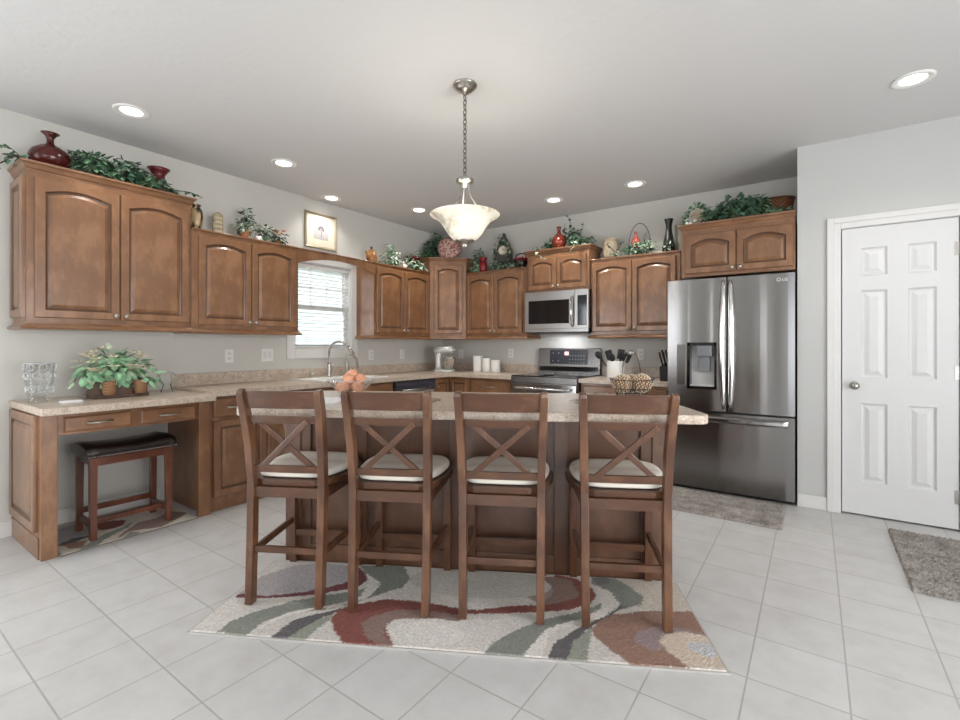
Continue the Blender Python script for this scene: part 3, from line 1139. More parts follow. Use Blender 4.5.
sl = lambda z: -.055 + (.020 / .225) * (z - GT - .06) - .001
dp = MB()
za, zb = GT + .105, GT + .265
dp.add([(.15, sl(za) - .002, za), (.615, sl(za) - .002, za), (.615, sl(zb) - .002, zb), (.15, sl(zb) - .002, zb), (.15, sl(za) + .004, za), (.615, sl(za) + .004, za), (.615, sl(zb) + .004, zb), (.15, sl(zb) + .004, zb)],
       [(0, 1, 2, 3), (4, 7, 6, 5), (0, 4, 5, 1), (1, 5, 6, 2), (2, 6, 7, 3), (3, 7, 4, 0)])
dp.build('display_panel', plain('charcoal_display', S(52, 54, 60), .2), bk)
dots = MB()
for i, (x, z) in enumerate([(.19, .23), (.26, .23), (.19, .14), (.26, .14), (.33, .23)] + [(.40 + .034 * a, .12 + .04 * b) for a in range(6) for b in range(3)]):
    dots.box(x - .006, x + .006, sl(GT + z) - .004, sl(GT + z), GT + z - .006, GT + z + .006)
dots.build('touch_key', M['grey_plastic'], bk)
MB().box(.335, .385, sl(GT + .225) - .004, sl(GT + .225), GT + .205, GT + .245).build('clock_display', M['red_digits'], bk)

# dishwasher
t = thing('dishwasher', 'dark dishwasher with grey control strip built in beside the sink cabinet', 'dishwasher', (WX, 3.500, 0), R90)
MB().box(.003, .632, -.58, -.02, .02, BH - .002).build('body', M['black_matt'], t)
MB().box(.006, .630, -.622, -.58, .10, .715).build('door', plain('pale_steel_door', S(172, 172, 174), .35, .6), t, .004)
m = MB().prism([(-.58, .72), (-.630, .725), (-.640, .79), (-.622, BH - .006), (-.58, BH - .006)], 'x', .006, .630)
m.build('control_strip', plain('slate_plastic', S(66, 66, 74), .25), t, .003)
m = MB().tube([(.10, -.632, .74), (.12, -.665, .735), (.51, -.665, .735), (.53, -.632, .74)], .012, 8)
m.build('handle', M['nickel'], t)

# sink and tap
t = thing('sink', 'white drop-in double sink set into the worktop under the window', 'sink', (WX, 2.66, CT))
m = MB()
a0, a1, b0, b1 = SX0 - .012, SX1 + .012, -.012, .792
f = MB()
rr = lambda x0, x1, y0, y1, z: [(p[0], p[1], z) for p in rounded([(x0, y0), (x1, y0), (x1, y1), (x0, y1)], .035, 4)]
f.box(a0, SX0 + .12, b0, b1, .001, .012).box(SX1 - .035, a1, b0, b1, .001, .012).box(SX0 + .12, SX1 - .035, b0, .03, .001, .012).box(SX0 + .12, SX1 - .035, .75, b1, .001, .012).box(SX0 + .12, SX1 - .035, .375, .405, .001, .010)
f.build('rim', M['white_ceramic'], t, .004)
for y0, y1 in ((.03, .375), (.405, .75)):
    f = MB()
    x0, x1 = SX0 + .12, SX1 - .035
    f.loft([rr(x0, x1, y0, y1, .004), rr(x0 + .01, x1 - .01, y0 + .01, y1 - .01, -.14), rr(x0 + .03, x1 - .03, y0 + .03, y1 - .03, -.155)], False, True, True, True)
    f.build('basin', M['white_ceramic'], t)
t = thing('faucet', 'tall brushed nickel gooseneck faucet standing at the back of the white sink', 'faucet', (WX + .135, 3.06, CT + .0125), .62)
MB().lathe([(.027, 0), (.027, .012), (.022, .03), (.019, .12), (.016, .16)], 18, cap1=True).build('base', M['nickel'], t)
pts = [(0, 0, .12), (0, 0, .25)]
for i in range(13):
    a = PI - i * PI * .86 / 12
    pts.append((.105 + .105 * math.cos(a), 0, .25 + .105 * math.sin(a)))
MB().tube(pts, .0125, 12).build('spout', M['nickel'], t)
e = Vector(pts[-1]); dd = (e - Vector(pts[-2])).normalized()
MB().tube([e, e + dd * .03, e + dd * .085], [.015, .019, .021], 12).build('spray_head', M['nickel'], t)
MB().tube([(.0, .018, .06), (.0, .04, .065), (.01, .055, .085), (.02, .062, .125)], [.011, .012, .008, .007], 10).build('lever', M['nickel'], t)
t = thing('soap_pump', 'small nickel soap pump with curved nozzle right of the faucet', 'soap dispenser', (WX + .165, 3.26, CT + .0125), .5)
t.scale = (1.35, 1.35, 1.3)
MB().lathe([(.022, 0), (.022, .01), (.015, .02), (.013, .10), (.008, .14)], 16, cap1=True).build('base', M['nickel'], t)
MB().tube([(0, 0, .13), (.004, .0, .165), (.03, .03, .17), (.055, .06, .13), (.062, .07, .05)], [.008, .009, .010, .010, .011], 10).build('nozzle', M['nickel'], t)
tag(MB().lathe([(.022, 0), (.022, .03), (.018, .045), (.001, .047)], 16).build('air_gap_cap', M['nickel'], None, 0, (WX + .135, 2.86, CT + .0125)), 'short nickel cap on the sink ledge left of the faucet', 'sink fitting')

# ------------------------------------------------------------------ ceiling fittings
def can(x, y, label, k=1.0):
    t = thing('recessed_light', label, 'light', (x, y, CZ), 0, 'recessed ceiling lights')
    MB().lathe([(.098, -.001), (.098, -.006), (.088, -.010), (.066, -.006), (.060, -.001)], 32, cap0=False).build('trim_ring', M['white_plastic'], t)
    MB().lathe([(.060, -.0035), (.001, -.005)], 32, cap0=True).build('lamp_lens', M['lens'], t)
    l = bpy.data.lights.new('can_lamp', 'SPOT')
    l.energy, l.spot_size, l.spot_blend, l.shadow_soft_size, l.color = CAN_POWER * k, 2.3, .7, .06, (1, .95, .88)
    o = bpy.data.objects.new('can_lamp', l); COL.objects.link(o); o.parent = t; o.location = (0, 0, -.03)


can(-3.545, 1.185, 'round recessed ceiling light above the tall cabinet, nearest the left edge')
can(-3.542, 2.243, 'round recessed ceiling light in front of the cabinet left of the window')
can(-3.985, 3.05, 'round recessed ceiling light close to the wall above the framed picture')
can(-3.552, 3.878, 'round recessed ceiling light left of the pendant shade near the corner', 2.2)
can(-2.177, 4.405, 'round recessed ceiling light in front of the microwave cabinet', 2.2)
can(-1.349, 4.402, 'round recessed ceiling light in front of the cabinet beside the refrigerator', 2.0)
can(.454, 3.562, 'large looking recessed ceiling light near the closet door, rightmost')

t = thing('pendant_light', 'nickel chain pendant with an alabaster glass bowl shade above the island', 'pendant lamp', (-1.632, 2.167, CZ))
MB().lathe([(.068, 0), (.070, -.006), (.066, -.012), (.056, -.016), (.050, -.028), (.036, -.040), (.016, -.048), (.010, -.058), (.001, -.06)], 32).build('canopy', M['nickel'], t)
m = MB()
z, k = -.058, 0
while z > -.515:
    pts = []
    for i in range(14):
        a = 2 * PI * i / 14
        x, zz_ = .0095 * math.cos(a), .0175 * math.sin(a)
        pts.append((x, 0, z - .0165 + zz_) if k % 2 else (0, x, z - .0165 + zz_))
    m.tube(pts, .0032, 6, True)
    z -= .0275; k += 1
m.build('chain', plain('aged_nickel', S(128, 122, 114), .3, 1, .05), t)
MB().lathe([(.001, -.515), (.012, -.518), (.014, -.532), (.046, -.537), (.050, -.542), (.050, -.556), (.044, -.562), (.024, -.566), (.016, -.585), (.001, -.59)], 28).build('hub', M['nickel'], t)
for k in range(3):
    a = k * 2 * PI / 3 + .35
    pts = [(.026, -.562), (.026, -.60), (.036, -.64), (.068, -.69), (.094, -.735), (.100, -.765)]
    MB().tube([(r * math.cos(a), r * math.sin(a), z) for r, z in pts], .0065, 8).build('arm', M['nickel'], t)
pr = [(.050, -.893), (.075, -.878), (.097, -.854), (.113, -.828), (.129, -.803), (.151, -.776), (.177, -.758), (.195, -.750), (.200, -.744), (.194, -.740), (.173, -.749), (.146, -.769), (.123, -.797), (.105, -.825), (.088, -.851), (.066, -.873), (.045, -.884)]
MB().lathe(pr, 48, cap0=True, cap1=True).build('glass_bowl', M['alabaster'], t)
MB().lathe([(.056, -.886), (.054, -.897), (.030, -.905), (.012, -.912), (.016, -.922), (.010, -.932), (.001, -.936)], 24).build('finial', M['nickel'], t)
l = bpy.data.lights.new('pendant_lamp', 'POINT'); l.energy, l.shadow_soft_size, l.color = PENDANT_POWER, .08, (1, .96, .90)
o = bpy.data.objects.new('pendant_lamp', l); COL.objects.link(o); o.parent = t; o.location = (0, 0, -.77)

# ------------------------------------------------------------------ bar stools
def interp(tb, z):
    for (z0, y0), (z1, y1) in zip(tb[:-1], tb[1:]):
        if z <= z1:
            return y0 + (y1 - y0) * (z - z0) / (z1 - z0)
    return tb[-1][1]


def make_stool(label):
    t = thing('bar_stool', label, 'bar stool', (0, 0, 0), 0, 'bar stools along the island')
    ty = [(0, -.212), (.28, -.196), (.56, -.186), (.75, -.205), (.90, -.235), (1.0, -.262)]
    tx = [(0, .168), (.56, .172), (.75, .176), (1.0, .185)]
    Y, X_ = lambda z: interp(ty, z), lambda z: interp(tx, z)
    for sg in (-1, 1):
        zs_ = [0, .28, .48, .56, .65, .75, .9, .985, 1.0]
        MB().sweep([(sg * X_(z), Y(z), z * .994) for z in zs_], [(.034, .046)] * 7 + [(.032, .040), (.026, .030)]).build('rear_post', M['cherry'], t, .003)
        MB().sweep([(sg * .186, .222, 0), (sg * .186, .212, .30), (sg * .186, .205, .535)], [(.036, .036), (.038, .038), (.038, .040)]).build('front_leg', M['cherry'], t, .003)

    def slat(z0, z1, bow, th=.020, name='back_rail'):
        L, N = [], 10
        for i in range(N + 1):
            q = 2 * i / N - 1
            zc = (z0 + z1) / 2
            x = q * (X_(zc) - .012)
            y = Y(zc) - bow * (1 - q * q) + .004
            ya, yb_ = y + (Y(z0) - Y(zc)), y + (Y(z1) - Y(zc))
            L.append([(x, ya - th / 2, z0), (x, ya + th / 2, z0), (x, yb_ + th / 2, z1), (x, yb_ - th / 2, z1)])
        return MB().loft(L, True, True, True, False).build(name, M['cherry_x'], t, .002)
    slat(.908, .988, .014, .022, 'crest_rail')
    slat(.838, .872, .012)
    slat(.604, .637, .004)
    for sg in (-1, 1):
        a = (sg * .122, Y(.628) + .004 + sg * .006, .628)
        b_ = (sg * -.122, Y(.850) - .006 + sg * .006, .850)
        MB().bar(a, b_, .026, .014, up=(0, 1, 0)).build('cross_brace', M['cherry'], t, .002)
    # seat board, rounded and wider at the front
    half = [(-.172, .0), (-.172, .120), (-.160, .152), (-.125, .180), (-.06, .204), (.02, .218), (.10, .222), (.165, .214), (.212, .190), (.236, .150), (.243, .09), (.245, 0)]
    out = [(x, y) for y, x in half] + [(-x, y) for y, x in reversed(half[1:-1])]
    lp = lambda k, z, dy=0: [(x * k, (y - .035) * k + .035 + dy, z) for x, y in out]
    MB().loft([lp(1.01, .533), lp(1.05, .540), lp(1.06, .562), lp(1.045, .568)], True, True).build('seat', M['cherry_x'], t)
    MB().loft([lp(.93, .5685), lp(.975, .576), lp(.985, .590), lp(.955, .605), lp(.86, .614), lp(.6, .617), lp(.25, .618)], True, True, True, True).build('seat_cushion', M['cushion'], t, 0, None, 0, 1)
    m = MB().bar((-.156, -.186, .512), (.156, -.186, .512), .024, .048)
    m.build('rear_apron', M['cherry_x'], t, .002)
    MB().bar((-.168, .205, .510), (.168, .205, .510), .022, .048).build('front_apron', M['cherry_x'], t)
    for sg in (-1, 1):
        MB().bar((sg * .172, -.166, .510), (sg * .186, .187, .510), .022, .048).build('side_apron', M['cherry'], t)
        MB().bar((sg * .168, -.177, .235), (sg * .186, .196, .235), .018, .030).build('side_stretcher', M['cherry'], t, .002)
    MB().bar((-.152, -.197, .248), (.152, -.197, .248), .020, .030).build('rear_stretcher', M['cherry_x'], t, .002)
    MB().bar((-.168, .214, .165), (.168, .214, .165), .022, .036).build('front_stretcher', M['cherry_x'], t, .002)
    return t


SZ = .016
c0 = make_stool('cross-back wooden bar stool at the island, leftmost of the four, nearest the desk')
c0.location = IW(-1.143, 2.270, SZ); c0.rotation_euler = (0, 0, ISA)
dup(c0, IW(-.650, 2.268, SZ), 'cross-back wooden bar stool at the island, second from the left, below the fruit bowl', ISA)
dup(c0, IW(-.147, 2.270, SZ), 'cross-back wooden bar stool at the island, third from the left, in front of the range', ISA)
dup(c0, IW(.382, 2.275, SZ), 'cross-back wooden bar stool at the island, rightmost of the four, nearest the refrigerator', ISA)

# saddle stool at the desk
t = thing('saddle_stool', 'backless wooden stool with dark leather saddle seat and nailhead trim under the desk', 'stool', (-3.760, 1.222, .010), R90)
for sx in (-1, 1):
    for sy in (-1, 1):
        MB().sweep([(sx * .209, sy * .128, 0), (sx * .209, sy * .126, .30), (sx * .208, sy * .124, .44), (sx * .203, sy * .122, .505)], [(.034, .036), (.038, .038), (.040, .040), (.052, .040)]).build('leg', M['stool'], t, .003)
for sy in (-1, 1):
    MB().bar((-.19, sy * .126, .480), (.19, sy * .126, .480), .022, .055).build('apron', M['stool'], t, .002)
for sx in (-1, 1):
    MB().bar((sx * .203, -.11, .480), (sx * .203, .11, .480), .022, .055).build('side_apron', M['stool'], t, .002)
    MB().bar((sx * .205, -.11, .085), (sx * .205, .11, .085), .022, .040).build('side_stretcher', M['stool'], t, .002)
MB().bar((-.195, -.03, .085), (.195, -.03, .085), .035, .030).build('middle_stretcher', M['stool'], t, .002)
MB().bar((-.19, .127, .13), (.19, .127, .13), .022, .036).build('rear_stretcher', M['stool'], t, .002)
m = MB()
L, N = [], 16
for i in range(N + 1):
    q = 2 * i / N - 1
    x = q * .250
    e = max(0, abs(q) - .9) / .1
    dip = .020 * (q * q)
    hh = .060 + dip - .012 * e
    wy = .165 - .012 * e
    L.append([(x, -wy, .506), (x, -wy - .004, .506 + hh * .5), (x, -wy + .012, .506 + hh * .86), (x, -wy + .05, .506 + hh), (x, 0, .506 + hh + .006), (x, wy - .05, .506 + hh), (x, wy - .012, .506 + hh * .86), (x, wy + .004, .506 + hh * .5), (x, wy, .506)])
m.loft(L, True, True, True, True).build('leather_seat', M['leather'], t, .004)
m = MB()
for i in range(34):
    x = -.238 + i * .476 / 33
    m.ball((x, -.168, .515), .0045, .003, .0045, 8, 4)
for i in range(18):
    y = -.155 + i * .31 / 17
    for sx in (-1, 1):
        m.ball((sx * .247, y, .515), .003, .0045, .0045, 8, 4)
m.build('nailhead_trim', M['brass'], t)

# ------------------------------------------------------------------ rugs and mats
YARN = dict(grey=(172, 166, 166), burg=(112, 62, 66), sage=(134, 137, 128), sage2=(146, 149, 136), white=(222, 216, 208), white2=(220, 214, 206), dark=(100, 96, 98), rust=(132, 78, 70), brown=(140, 116, 108), tan=(148, 116, 102), mauve=(150, 132, 132), cream=(200, 184, 168), blue=(188, 188, 190), greydk=(120, 118, 118))


def inside(x, y, P):
    c, j = False, len(P) - 1
    for i in range(len(P)):
        (xi, yi), (xj, yj) = P[i], P[j]
        if (yi > y) != (yj > y) and x < (xj - xi) * (y - yi) / (yj - yi) + xi:
            c = not c
        j = i
    return c


def patterned(name, x0, x1, y0, y1, step, base_fn, shapes, parent, hz=.012, seed=1):
    """woven pile: a fine grid with the yarn colour of the woven pattern on every point"""
    rnd = random.Random(seed)
    nx, ny = int((x1 - x0) / step), int((y1 - y0) / step)
    bb = [(min(p[0] for p in P), max(p[0] for p in P), min(p[1] for p in P), max(p[1] for p in P)) for _, P in shapes]
    vs, cs = [], []
    for j in range(ny + 1):
        for i in range(nx + 1):
            x, y = x0 + (x1 - x0) * i / nx, y0 + (y1 - y0) * j / ny
            c, edge = base_fn(x, y), 0
            xx, yy = x + rnd.uniform(-.004, .004), y + rnd.uniform(-.004, .004)
            for (nm, P), (a, b, e, f) in zip(shapes, bb):
                if a <= xx <= b and e <= yy <= f and inside(xx, yy, P):
                    c = YARN[nm]
            k = rnd.uniform(.93, 1.04)
            c = S(*[min(255, q * k) for q in c])
            cs += [c[0], c[1], c[2], 1]
            rim = i in (0, nx) or j in (0, ny)
            vs.append((x, y, .003 if rim else hz + rnd.uniform(-.0012, .0012)))
    fs = [(j * (nx + 1) + i, j * (nx + 1) + i + 1, (j + 1) * (nx + 1) + i + 1, (j + 1) * (nx + 1) + i) for j in range(ny) for i in range(nx)]
    me = bpy.data.meshes.new(name)
    me.from_pydata(vs, [], fs)
    a = me.color_attributes.new('yarn', 'FLOAT_COLOR', 'POINT')
    a.data.foreach_set('color', cs)
    me.materials.append(M['pile'])
    o = bpy.data.objects.new(name, me); COL.objects.link(o)
    o.parent = parent
    return o


SH1 = [
    ('grey',[(-1.42,2.1),(-1.42,2.2),(-1.41,2.31),(-1.3,2.44),(-1.15,2.49),(-1.0,2.47),(-0.89,2.38),(-0.87,2.29),(-0.96,2.21),(-1.11,2.15),(-1.28,2.12)]),
    ('burg',[(-1.42,2.1),(-1.41,2.14),(-1.27,2.13),(-1.13,2.18),(-1.01,2.25),(-0.94,2.31),(-1.01,2.47),(-0.98,2.49),(-0.88,2.4),(-0.85,2.34),(-0.87,2.27),(-0.96,2.21),(-1.11,2.15),(-1.27,2.11)]),
    ('sage',[(-1.32,1.84),(-1.32,1.91),(-1.25,2.0),(-1.12,2.11),(-0.98,2.18),(-0.85,2.24),(-0.82,2.28),(-0.94,2.48),(-0.71,2.51),(-0.64,2.38),(-0.65,2.28),(-0.7,2.25),(-0.77,2.18),(-0.82,2.13),(-0.95,2.05),(-1.07,2.02),(-1.17,1.93),(-1.19,1.83)]),
    ('white',[(-1.17,1.84),(-1.14,1.92),(-1.09,1.99),(-0.99,2.05),(-0.9,2.08),(-0.79,2.17),(-0.77,2.27),(-0.78,2.32),(-0.88,2.4),(-0.83,2.3),(-0.83,2.24),(-0.83,2.18),(-0.89,2.12),(-0.96,2.08),(-1.01,2.06),(-1.1,2.01),(-1.15,1.94)]),
    ('dark',[(-1.08,1.83),(-1.05,1.95),(-0.99,2.0),(-0.89,2.06),(-0.8,2.12),(-0.84,2.08),(-0.9,2.02),(-0.95,1.97),(-0.98,1.9),(-1.01,1.83)]),
    ('sage2',[(-1.01,1.83),(-0.98,1.9),(-0.95,1.97),(-0.89,2.02),(-0.89,1.98),(-0.92,1.89),(-0.93,1.83)]),
    ('rust',[(-0.77,1.83),(-0.85,1.92),(-0.89,1.99),(-0.88,2.06),(-0.8,2.12),(-0.7,2.17),(-0.56,2.17),(-0.44,2.15),(-0.34,2.13),(-0.33,2.08),(-0.44,2.09),(-0.47,2.09),(-0.5,2.07),(-0.63,2.02),(-0.63,1.95),(-0.56,1.83)]),
    ('brown',[(-0.75,1.97),(-0.71,2.03),(-0.62,2.09),(-0.48,2.1),(-0.34,2.08),(-0.32,2.03),(-0.43,2.04),(-0.6,2.02),(-0.64,1.97),(-0.62,1.9),(-0.56,1.83),(-0.64,1.84),(-0.7,1.89)]),
    ('rust',[(-0.38,2.12),(-0.25,2.13),(-0.11,2.18),(0.0,2.2),(0.12,2.24),(0.2,2.29),(0.21,2.33),(0.18,2.45),(0.09,2.48),(0.11,2.51),(0.21,2.47),(0.28,2.38),(0.29,2.31),(0.26,2.25),(0.16,2.18),(0.05,2.15),(-0.06,2.13),(-0.24,2.1),(-0.38,2.08)]),
    ('brown',[(0.07,2.21),(0.12,2.24),(0.2,2.29),(0.21,2.33),(0.18,2.45),(0.09,2.48),(0.04,2.46),(0.09,2.35),(0.07,2.27),(-0.0,2.2)]),
    ('sage',[(-0.2,1.83),(-0.17,1.9),(-0.1,1.98),(0.02,2.08),(0.16,2.15),(0.27,2.22),(0.34,2.29),(0.32,2.4),(0.28,2.43),(0.29,2.5),(0.4,2.5),(0.47,2.42),(0.51,2.33),(0.49,2.26),(0.38,2.21),(0.29,2.14),(0.2,2.1),(0.12,2.05),(0.05,2.0),(-0.01,1.91),(-0.05,1.83)]),
    ('white',[(-0.05,1.83),(-0.0,1.91),(0.06,2.0),(0.15,2.07),(0.25,2.13),(0.34,2.2),(0.39,2.25),(0.38,2.3),(0.32,2.37),(0.29,2.34),(0.34,2.28),(0.3,2.21),(0.21,2.12),(0.1,2.06),(0.04,2.01)]),
    ('white2',[(0.28,2.41),(0.36,2.37),(0.39,2.26),(0.37,2.22),(0.29,2.13),(0.19,2.08),(0.09,2.02),(0.05,1.96),(0.03,1.84),(-0.05,1.83),(0.01,1.94),(0.09,2.02),(0.21,2.12),(0.3,2.21),(0.31,2.32)]),
    ('dark',[(0.05,1.83),(0.07,1.92),(0.14,2.0),(0.2,2.06),(0.3,2.14),(0.38,2.22),(0.39,2.26),(0.39,2.22),(0.31,2.13),(0.25,2.07),(0.2,2.01),(0.15,1.93),(0.12,1.83)]),
    ('sage2',[(0.12,1.83),(0.15,1.94),(0.2,2.01),(0.25,2.06),(0.23,2.0),(0.21,1.92),(0.2,1.83)]),
    ('tan',[(0.36,1.83),(0.3,1.9),(0.24,2.0),(0.24,2.04),(0.27,2.1),(0.34,2.16),(0.5,2.21),(0.71,2.23),(0.71,2.1),(0.71,2.04),(0.63,2.06),(0.55,2.05),(0.5,1.99),(0.51,1.94),(0.57,1.84)]),
    ('mauve',[(0.4,2.0),(0.42,2.04),(0.51,2.09),(0.61,2.09),(0.7,2.06),(0.71,2.04),(0.6,2.05),(0.52,2.02),(0.5,1.99),(0.5,1.93),(0.45,1.93),(0.41,1.96)]),
    ('cream',[(0.57,1.84),(0.51,1.93),(0.5,1.99),(0.53,2.04),(0.62,2.07),(0.71,2.04),(0.71,1.94),(0.71,1.85)]),
    ('blue',[(0.6,1.98),(0.63,2.0),(0.69,2.0),(0.71,1.98),(0.69,1.9),(0.65,1.92),(0.61,1.94)]),
    ('greydk',[(0.29,2.48),(0.32,2.51),(0.38,2.5),(0.37,2.44),(0.31,2.42)]),
]
CREAM = (206, 200, 192)


def base1(x, y):
    for cx, cy, a, b, c in ((-.28, 2.38, .36, .15, (196, 192, 184)), (.10, 2.34, .16, .14, (158, 142, 134)), (-.28, 2.27, .33, .07, (212, 206, 196)), (-1.2, 2.3, .2, .12, (178, 172, 172)), (-.45, 1.93, .16, .085, (222, 217, 210)), (.58, 2.4, .2, .2, (200, 190, 178))):
        if ((x - cx) / a) ** 2 + ((y - cy) / b) ** 2 < 1:
            return c
    k = .5 + .5 * math.sin(x * 5.1 + 2 * y)
    return (204 + 12 * k, 198 + 12 * k, 191 + 12 * k)


t = thing('patterned_rug', 'long rug with cream, sage and rust swirls under the four bar stools', 'rug', IW(0, 0, 0), ISA)
patterned('pile', -1.445, .705, 1.832, 2.508, 0.007, base1, SH1, t)
b = MB()
b.box(-1.450, .710, 1.827, 1.834, .001, .009).box(-1.450, -1.444, 1.834, 2.507, .001, .006).box(.704, .710, 1.834, 2.507, .001, .006)
b.build('binding', plain('rug_binding', S(178, 174, 170), .9), t)

SH2 = [
    ('grey',[(-4.04,0.94),(-4.06,1.03),(-3.93,1.08),(-3.76,1.03),(-3.74,0.87)]),
    ('dark',[(-3.73,0.87),(-3.77,0.95),(-3.75,1.03),(-3.72,1.02),(-3.69,0.94),(-3.69,0.86)]),
    ('tan',[(-3.7,0.88),(-3.67,1.0),(-3.55,0.94),(-3.6,0.89)]),
    ('sage',[(-3.52,0.91),(-3.6,0.98),(-3.69,1.08),(-3.72,1.17),(-3.79,1.28),(-3.7,1.22),(-3.64,1.13),(-3.59,1.06),(-3.5,0.99)]),
    ('rust',[(-3.95,1.11),(-3.94,1.2),(-3.86,1.26),(-3.77,1.21),(-3.76,1.14),(-3.8,1.09)]),
    ('brown',[(-3.53,1.11),(-3.62,1.16),(-3.75,1.29),(-3.74,1.38),(-3.8,1.52),(-3.67,1.58),(-3.6,1.48),(-3.53,1.34),(-3.58,1.27),(-3.62,1.2)]),
    ('sage2',[(-3.51,1.12),(-3.61,1.2),(-3.55,1.23),(-3.51,1.21)]),
]
t = thing('small_rug', 'small swirled rug on the tiles beneath the saddle stool and desk', 'rug', (0, 0, 0))
patterned('pile', -4.11, -3.52, .835, 1.575, .0095, lambda x, y: (206, 198, 184), SH2, t, .008, 3)
MB().box(-3.524, -3.516, .835, 1.575, .001, .006).build('binding', plain('small_rug_binding', S(120, 112, 104), .9), t)


def mat_rug(name, label, x0, x1, y0, y1, seed):
    rnd = random.Random(seed)
    st = .009
    nx, ny = int((x1 - x0) / st), int((y1 - y0) / st)
    vs = []
    for j in range(ny + 1):
        for i in range(nx + 1):
            rim = i in (0, nx) or j in (0, ny)
            vs.append((x0 + (x1 - x0) * i / nx + rnd.uniform(-.003, .003), y0 + (y1 - y0) * j / ny + rnd.uniform(-.003, .003), .002 if rim else .016 + rnd.uniform(-.006, .006)))
    m = MB()
    m.add(vs, [(j * (nx + 1) + i, j * (nx + 1) + i + 1, (j + 1) * (nx + 1) + i + 1, (j + 1) * (nx + 1) + i) for j in range(ny) for i in range(nx)])
    return tag(m.build(name, M['shag']), label, 'mat')


mat_rug('shag_mat', 'grey shaggy mat on the floor before the refrigerator', -1.10, -.168, 3.66, 4.225, 5)
mat_rug('shag_mat', 'grey shaggy mat on the floor before the white closet door', .395, 1.10, 3.12, 4.075, 6)

# ------------------------------------------------------------------ wall plates
def plate(label, loc, rotz, wide=False, kind='outlet'):
    t = thing('wall_' + kind, label, kind, loc, rotz)
    w_ = .058 if wide else .036
    MB().box(-w_, w_, -.006, 0, -.058, .058).build('cover_plate', M['white_plastic'], t, .002)
    for q in ((-.024, .024) if wide else (0,)):
        if kind == 'switch':
            MB().box(q - .016, q + .016, -.010, -.006, -.033, .033).build('rocker', M['trim'], t, .002)
        else:
            for z in (-.021, .021):
                m = MB().box(q - .015, q + .015, -.008, -.006, z - .014, z + .014)
                o = m.build('socket', M['trim'], t, .002)
                MB().box(q - .007, q - .005, -.0085, -.008, z - .004, z + .006).box(q + .005, q + .007, -.0085, -.008, z - .004, z + .006).build('slot', M['black_matt'], o)
    return t


plate('white wall outlet above the worktop just right of the desk', (WX, 2.118, 1.117), R90)
plate('white double switch plate on the wall left of the kitchen window', (WX, 2.470, 1.119), R90, True, 'switch')
plate('white wall outlet right of the kitchen window, nearer the window', (WX, 3.739, 1.100), R90)
plate('white wall outlet on the left wall nearer the stand mixer', (WX, 4.242, 1.100), R90)
plate('white wall outlet behind the stand mixer at its right', (-3.854, YB, 1.094), 0)
plate('white wall outlet between the canisters and the range', (-3.072, YB, 1.110), 0)
plate('white wall outlet between the utensil crock and the refrigerator', (-1.479, YB, 1.115), 0)

# ------------------------------------------------------------------ framed picture
t = thing('framed_picture', 'square gold framed botanical print hanging above the window valance', 'picture', (WX, 3.055, 2.385), R90)
hw_, hh_ = .192, .183
m = MB()
R4 = lambda e, y: [(-hw_ + e, y, -hh_ + e), (hw_ - e, y, -hh_ + e), (hw_ - e, y, hh_ - e), (-hw_ + e, y, hh_ - e)]
m.loft([R4(0, -.001), R4(0, -.018), R4(.008, -.024), R4(.018, -.018), R4(.026, -.012), R4(.026, -.008)], True, False)
m.build('frame', plain('champagne_gold', S(176, 164, 140), .35, .5), t)
MB().box(-hw_ + .02, hw_ - .02, -.010, -.004, -hh_ + .02, hh_ - .02).build('mat_board', M['cream'], t)
p = MB().box(-.085, .085, -.012, -.010, -.082, .082).build('print', plain('grey_print', S(178, 174, 176), .6, 0, .08), t)
m = MB()
m.tube([(0, -.013, -.06), (.004, -.013, -.02), (-.002, -.013, .03)], .002, 5)
for a in range(7):
    q = a * PI / 6
    m.ball((.026 * math.cos(q), -.013, .018 + .026 * math.sin(q)), .012, .001, .012, 8, 4)
m.build('drawn_flower', plain('print_ink', S(112, 104, 112), .7), p)

# ------------------------------------------------------------------ leaves
AVOID = []      # vessels the foliage has to grow around: x, y, radius, top
IVY = [(0, 0), (.36, -.10), (.50, .20), (.27, .36), (.30, .62), (0, 1.0), (-.30, .62), (-.27, .36), (-.50, .20), (-.36, -.10)]
OVAL = [(0, 0), (.26, .18), (.34, .45), (.22, .78), (0, 1.0), (-.22, .78), (-.34, .45), (-.26, .18)]
THIN = [(0, 0), (.10, .2), (.12, .5), (.07, .8), (0, 1.0), (-.07, .8), (-.12, .5), (-.10, .2)]


def leaf(m, p, d, n, s, shape, rnd):
    d = Vector(d).normalized(); n = Vector(n)
    n = (n - d * n.dot(d))
    n = n.normalized() if n.length > 1e-4 else d.orthogonal().normalized()
    sd = d.cross(n)
    p = Vector(p)
    vs = [p + d * .35 * s + n * .06 * s]
    for x, y in shape:
        vs.append(p + sd * x * s + d * y * s + n * (-.22 * abs(x) - .12 * y * y) * s)
    k = len(shape)
    m.add(vs, [(0, i + 1, (i + 1) % k + 1) for i in range(k)], False)


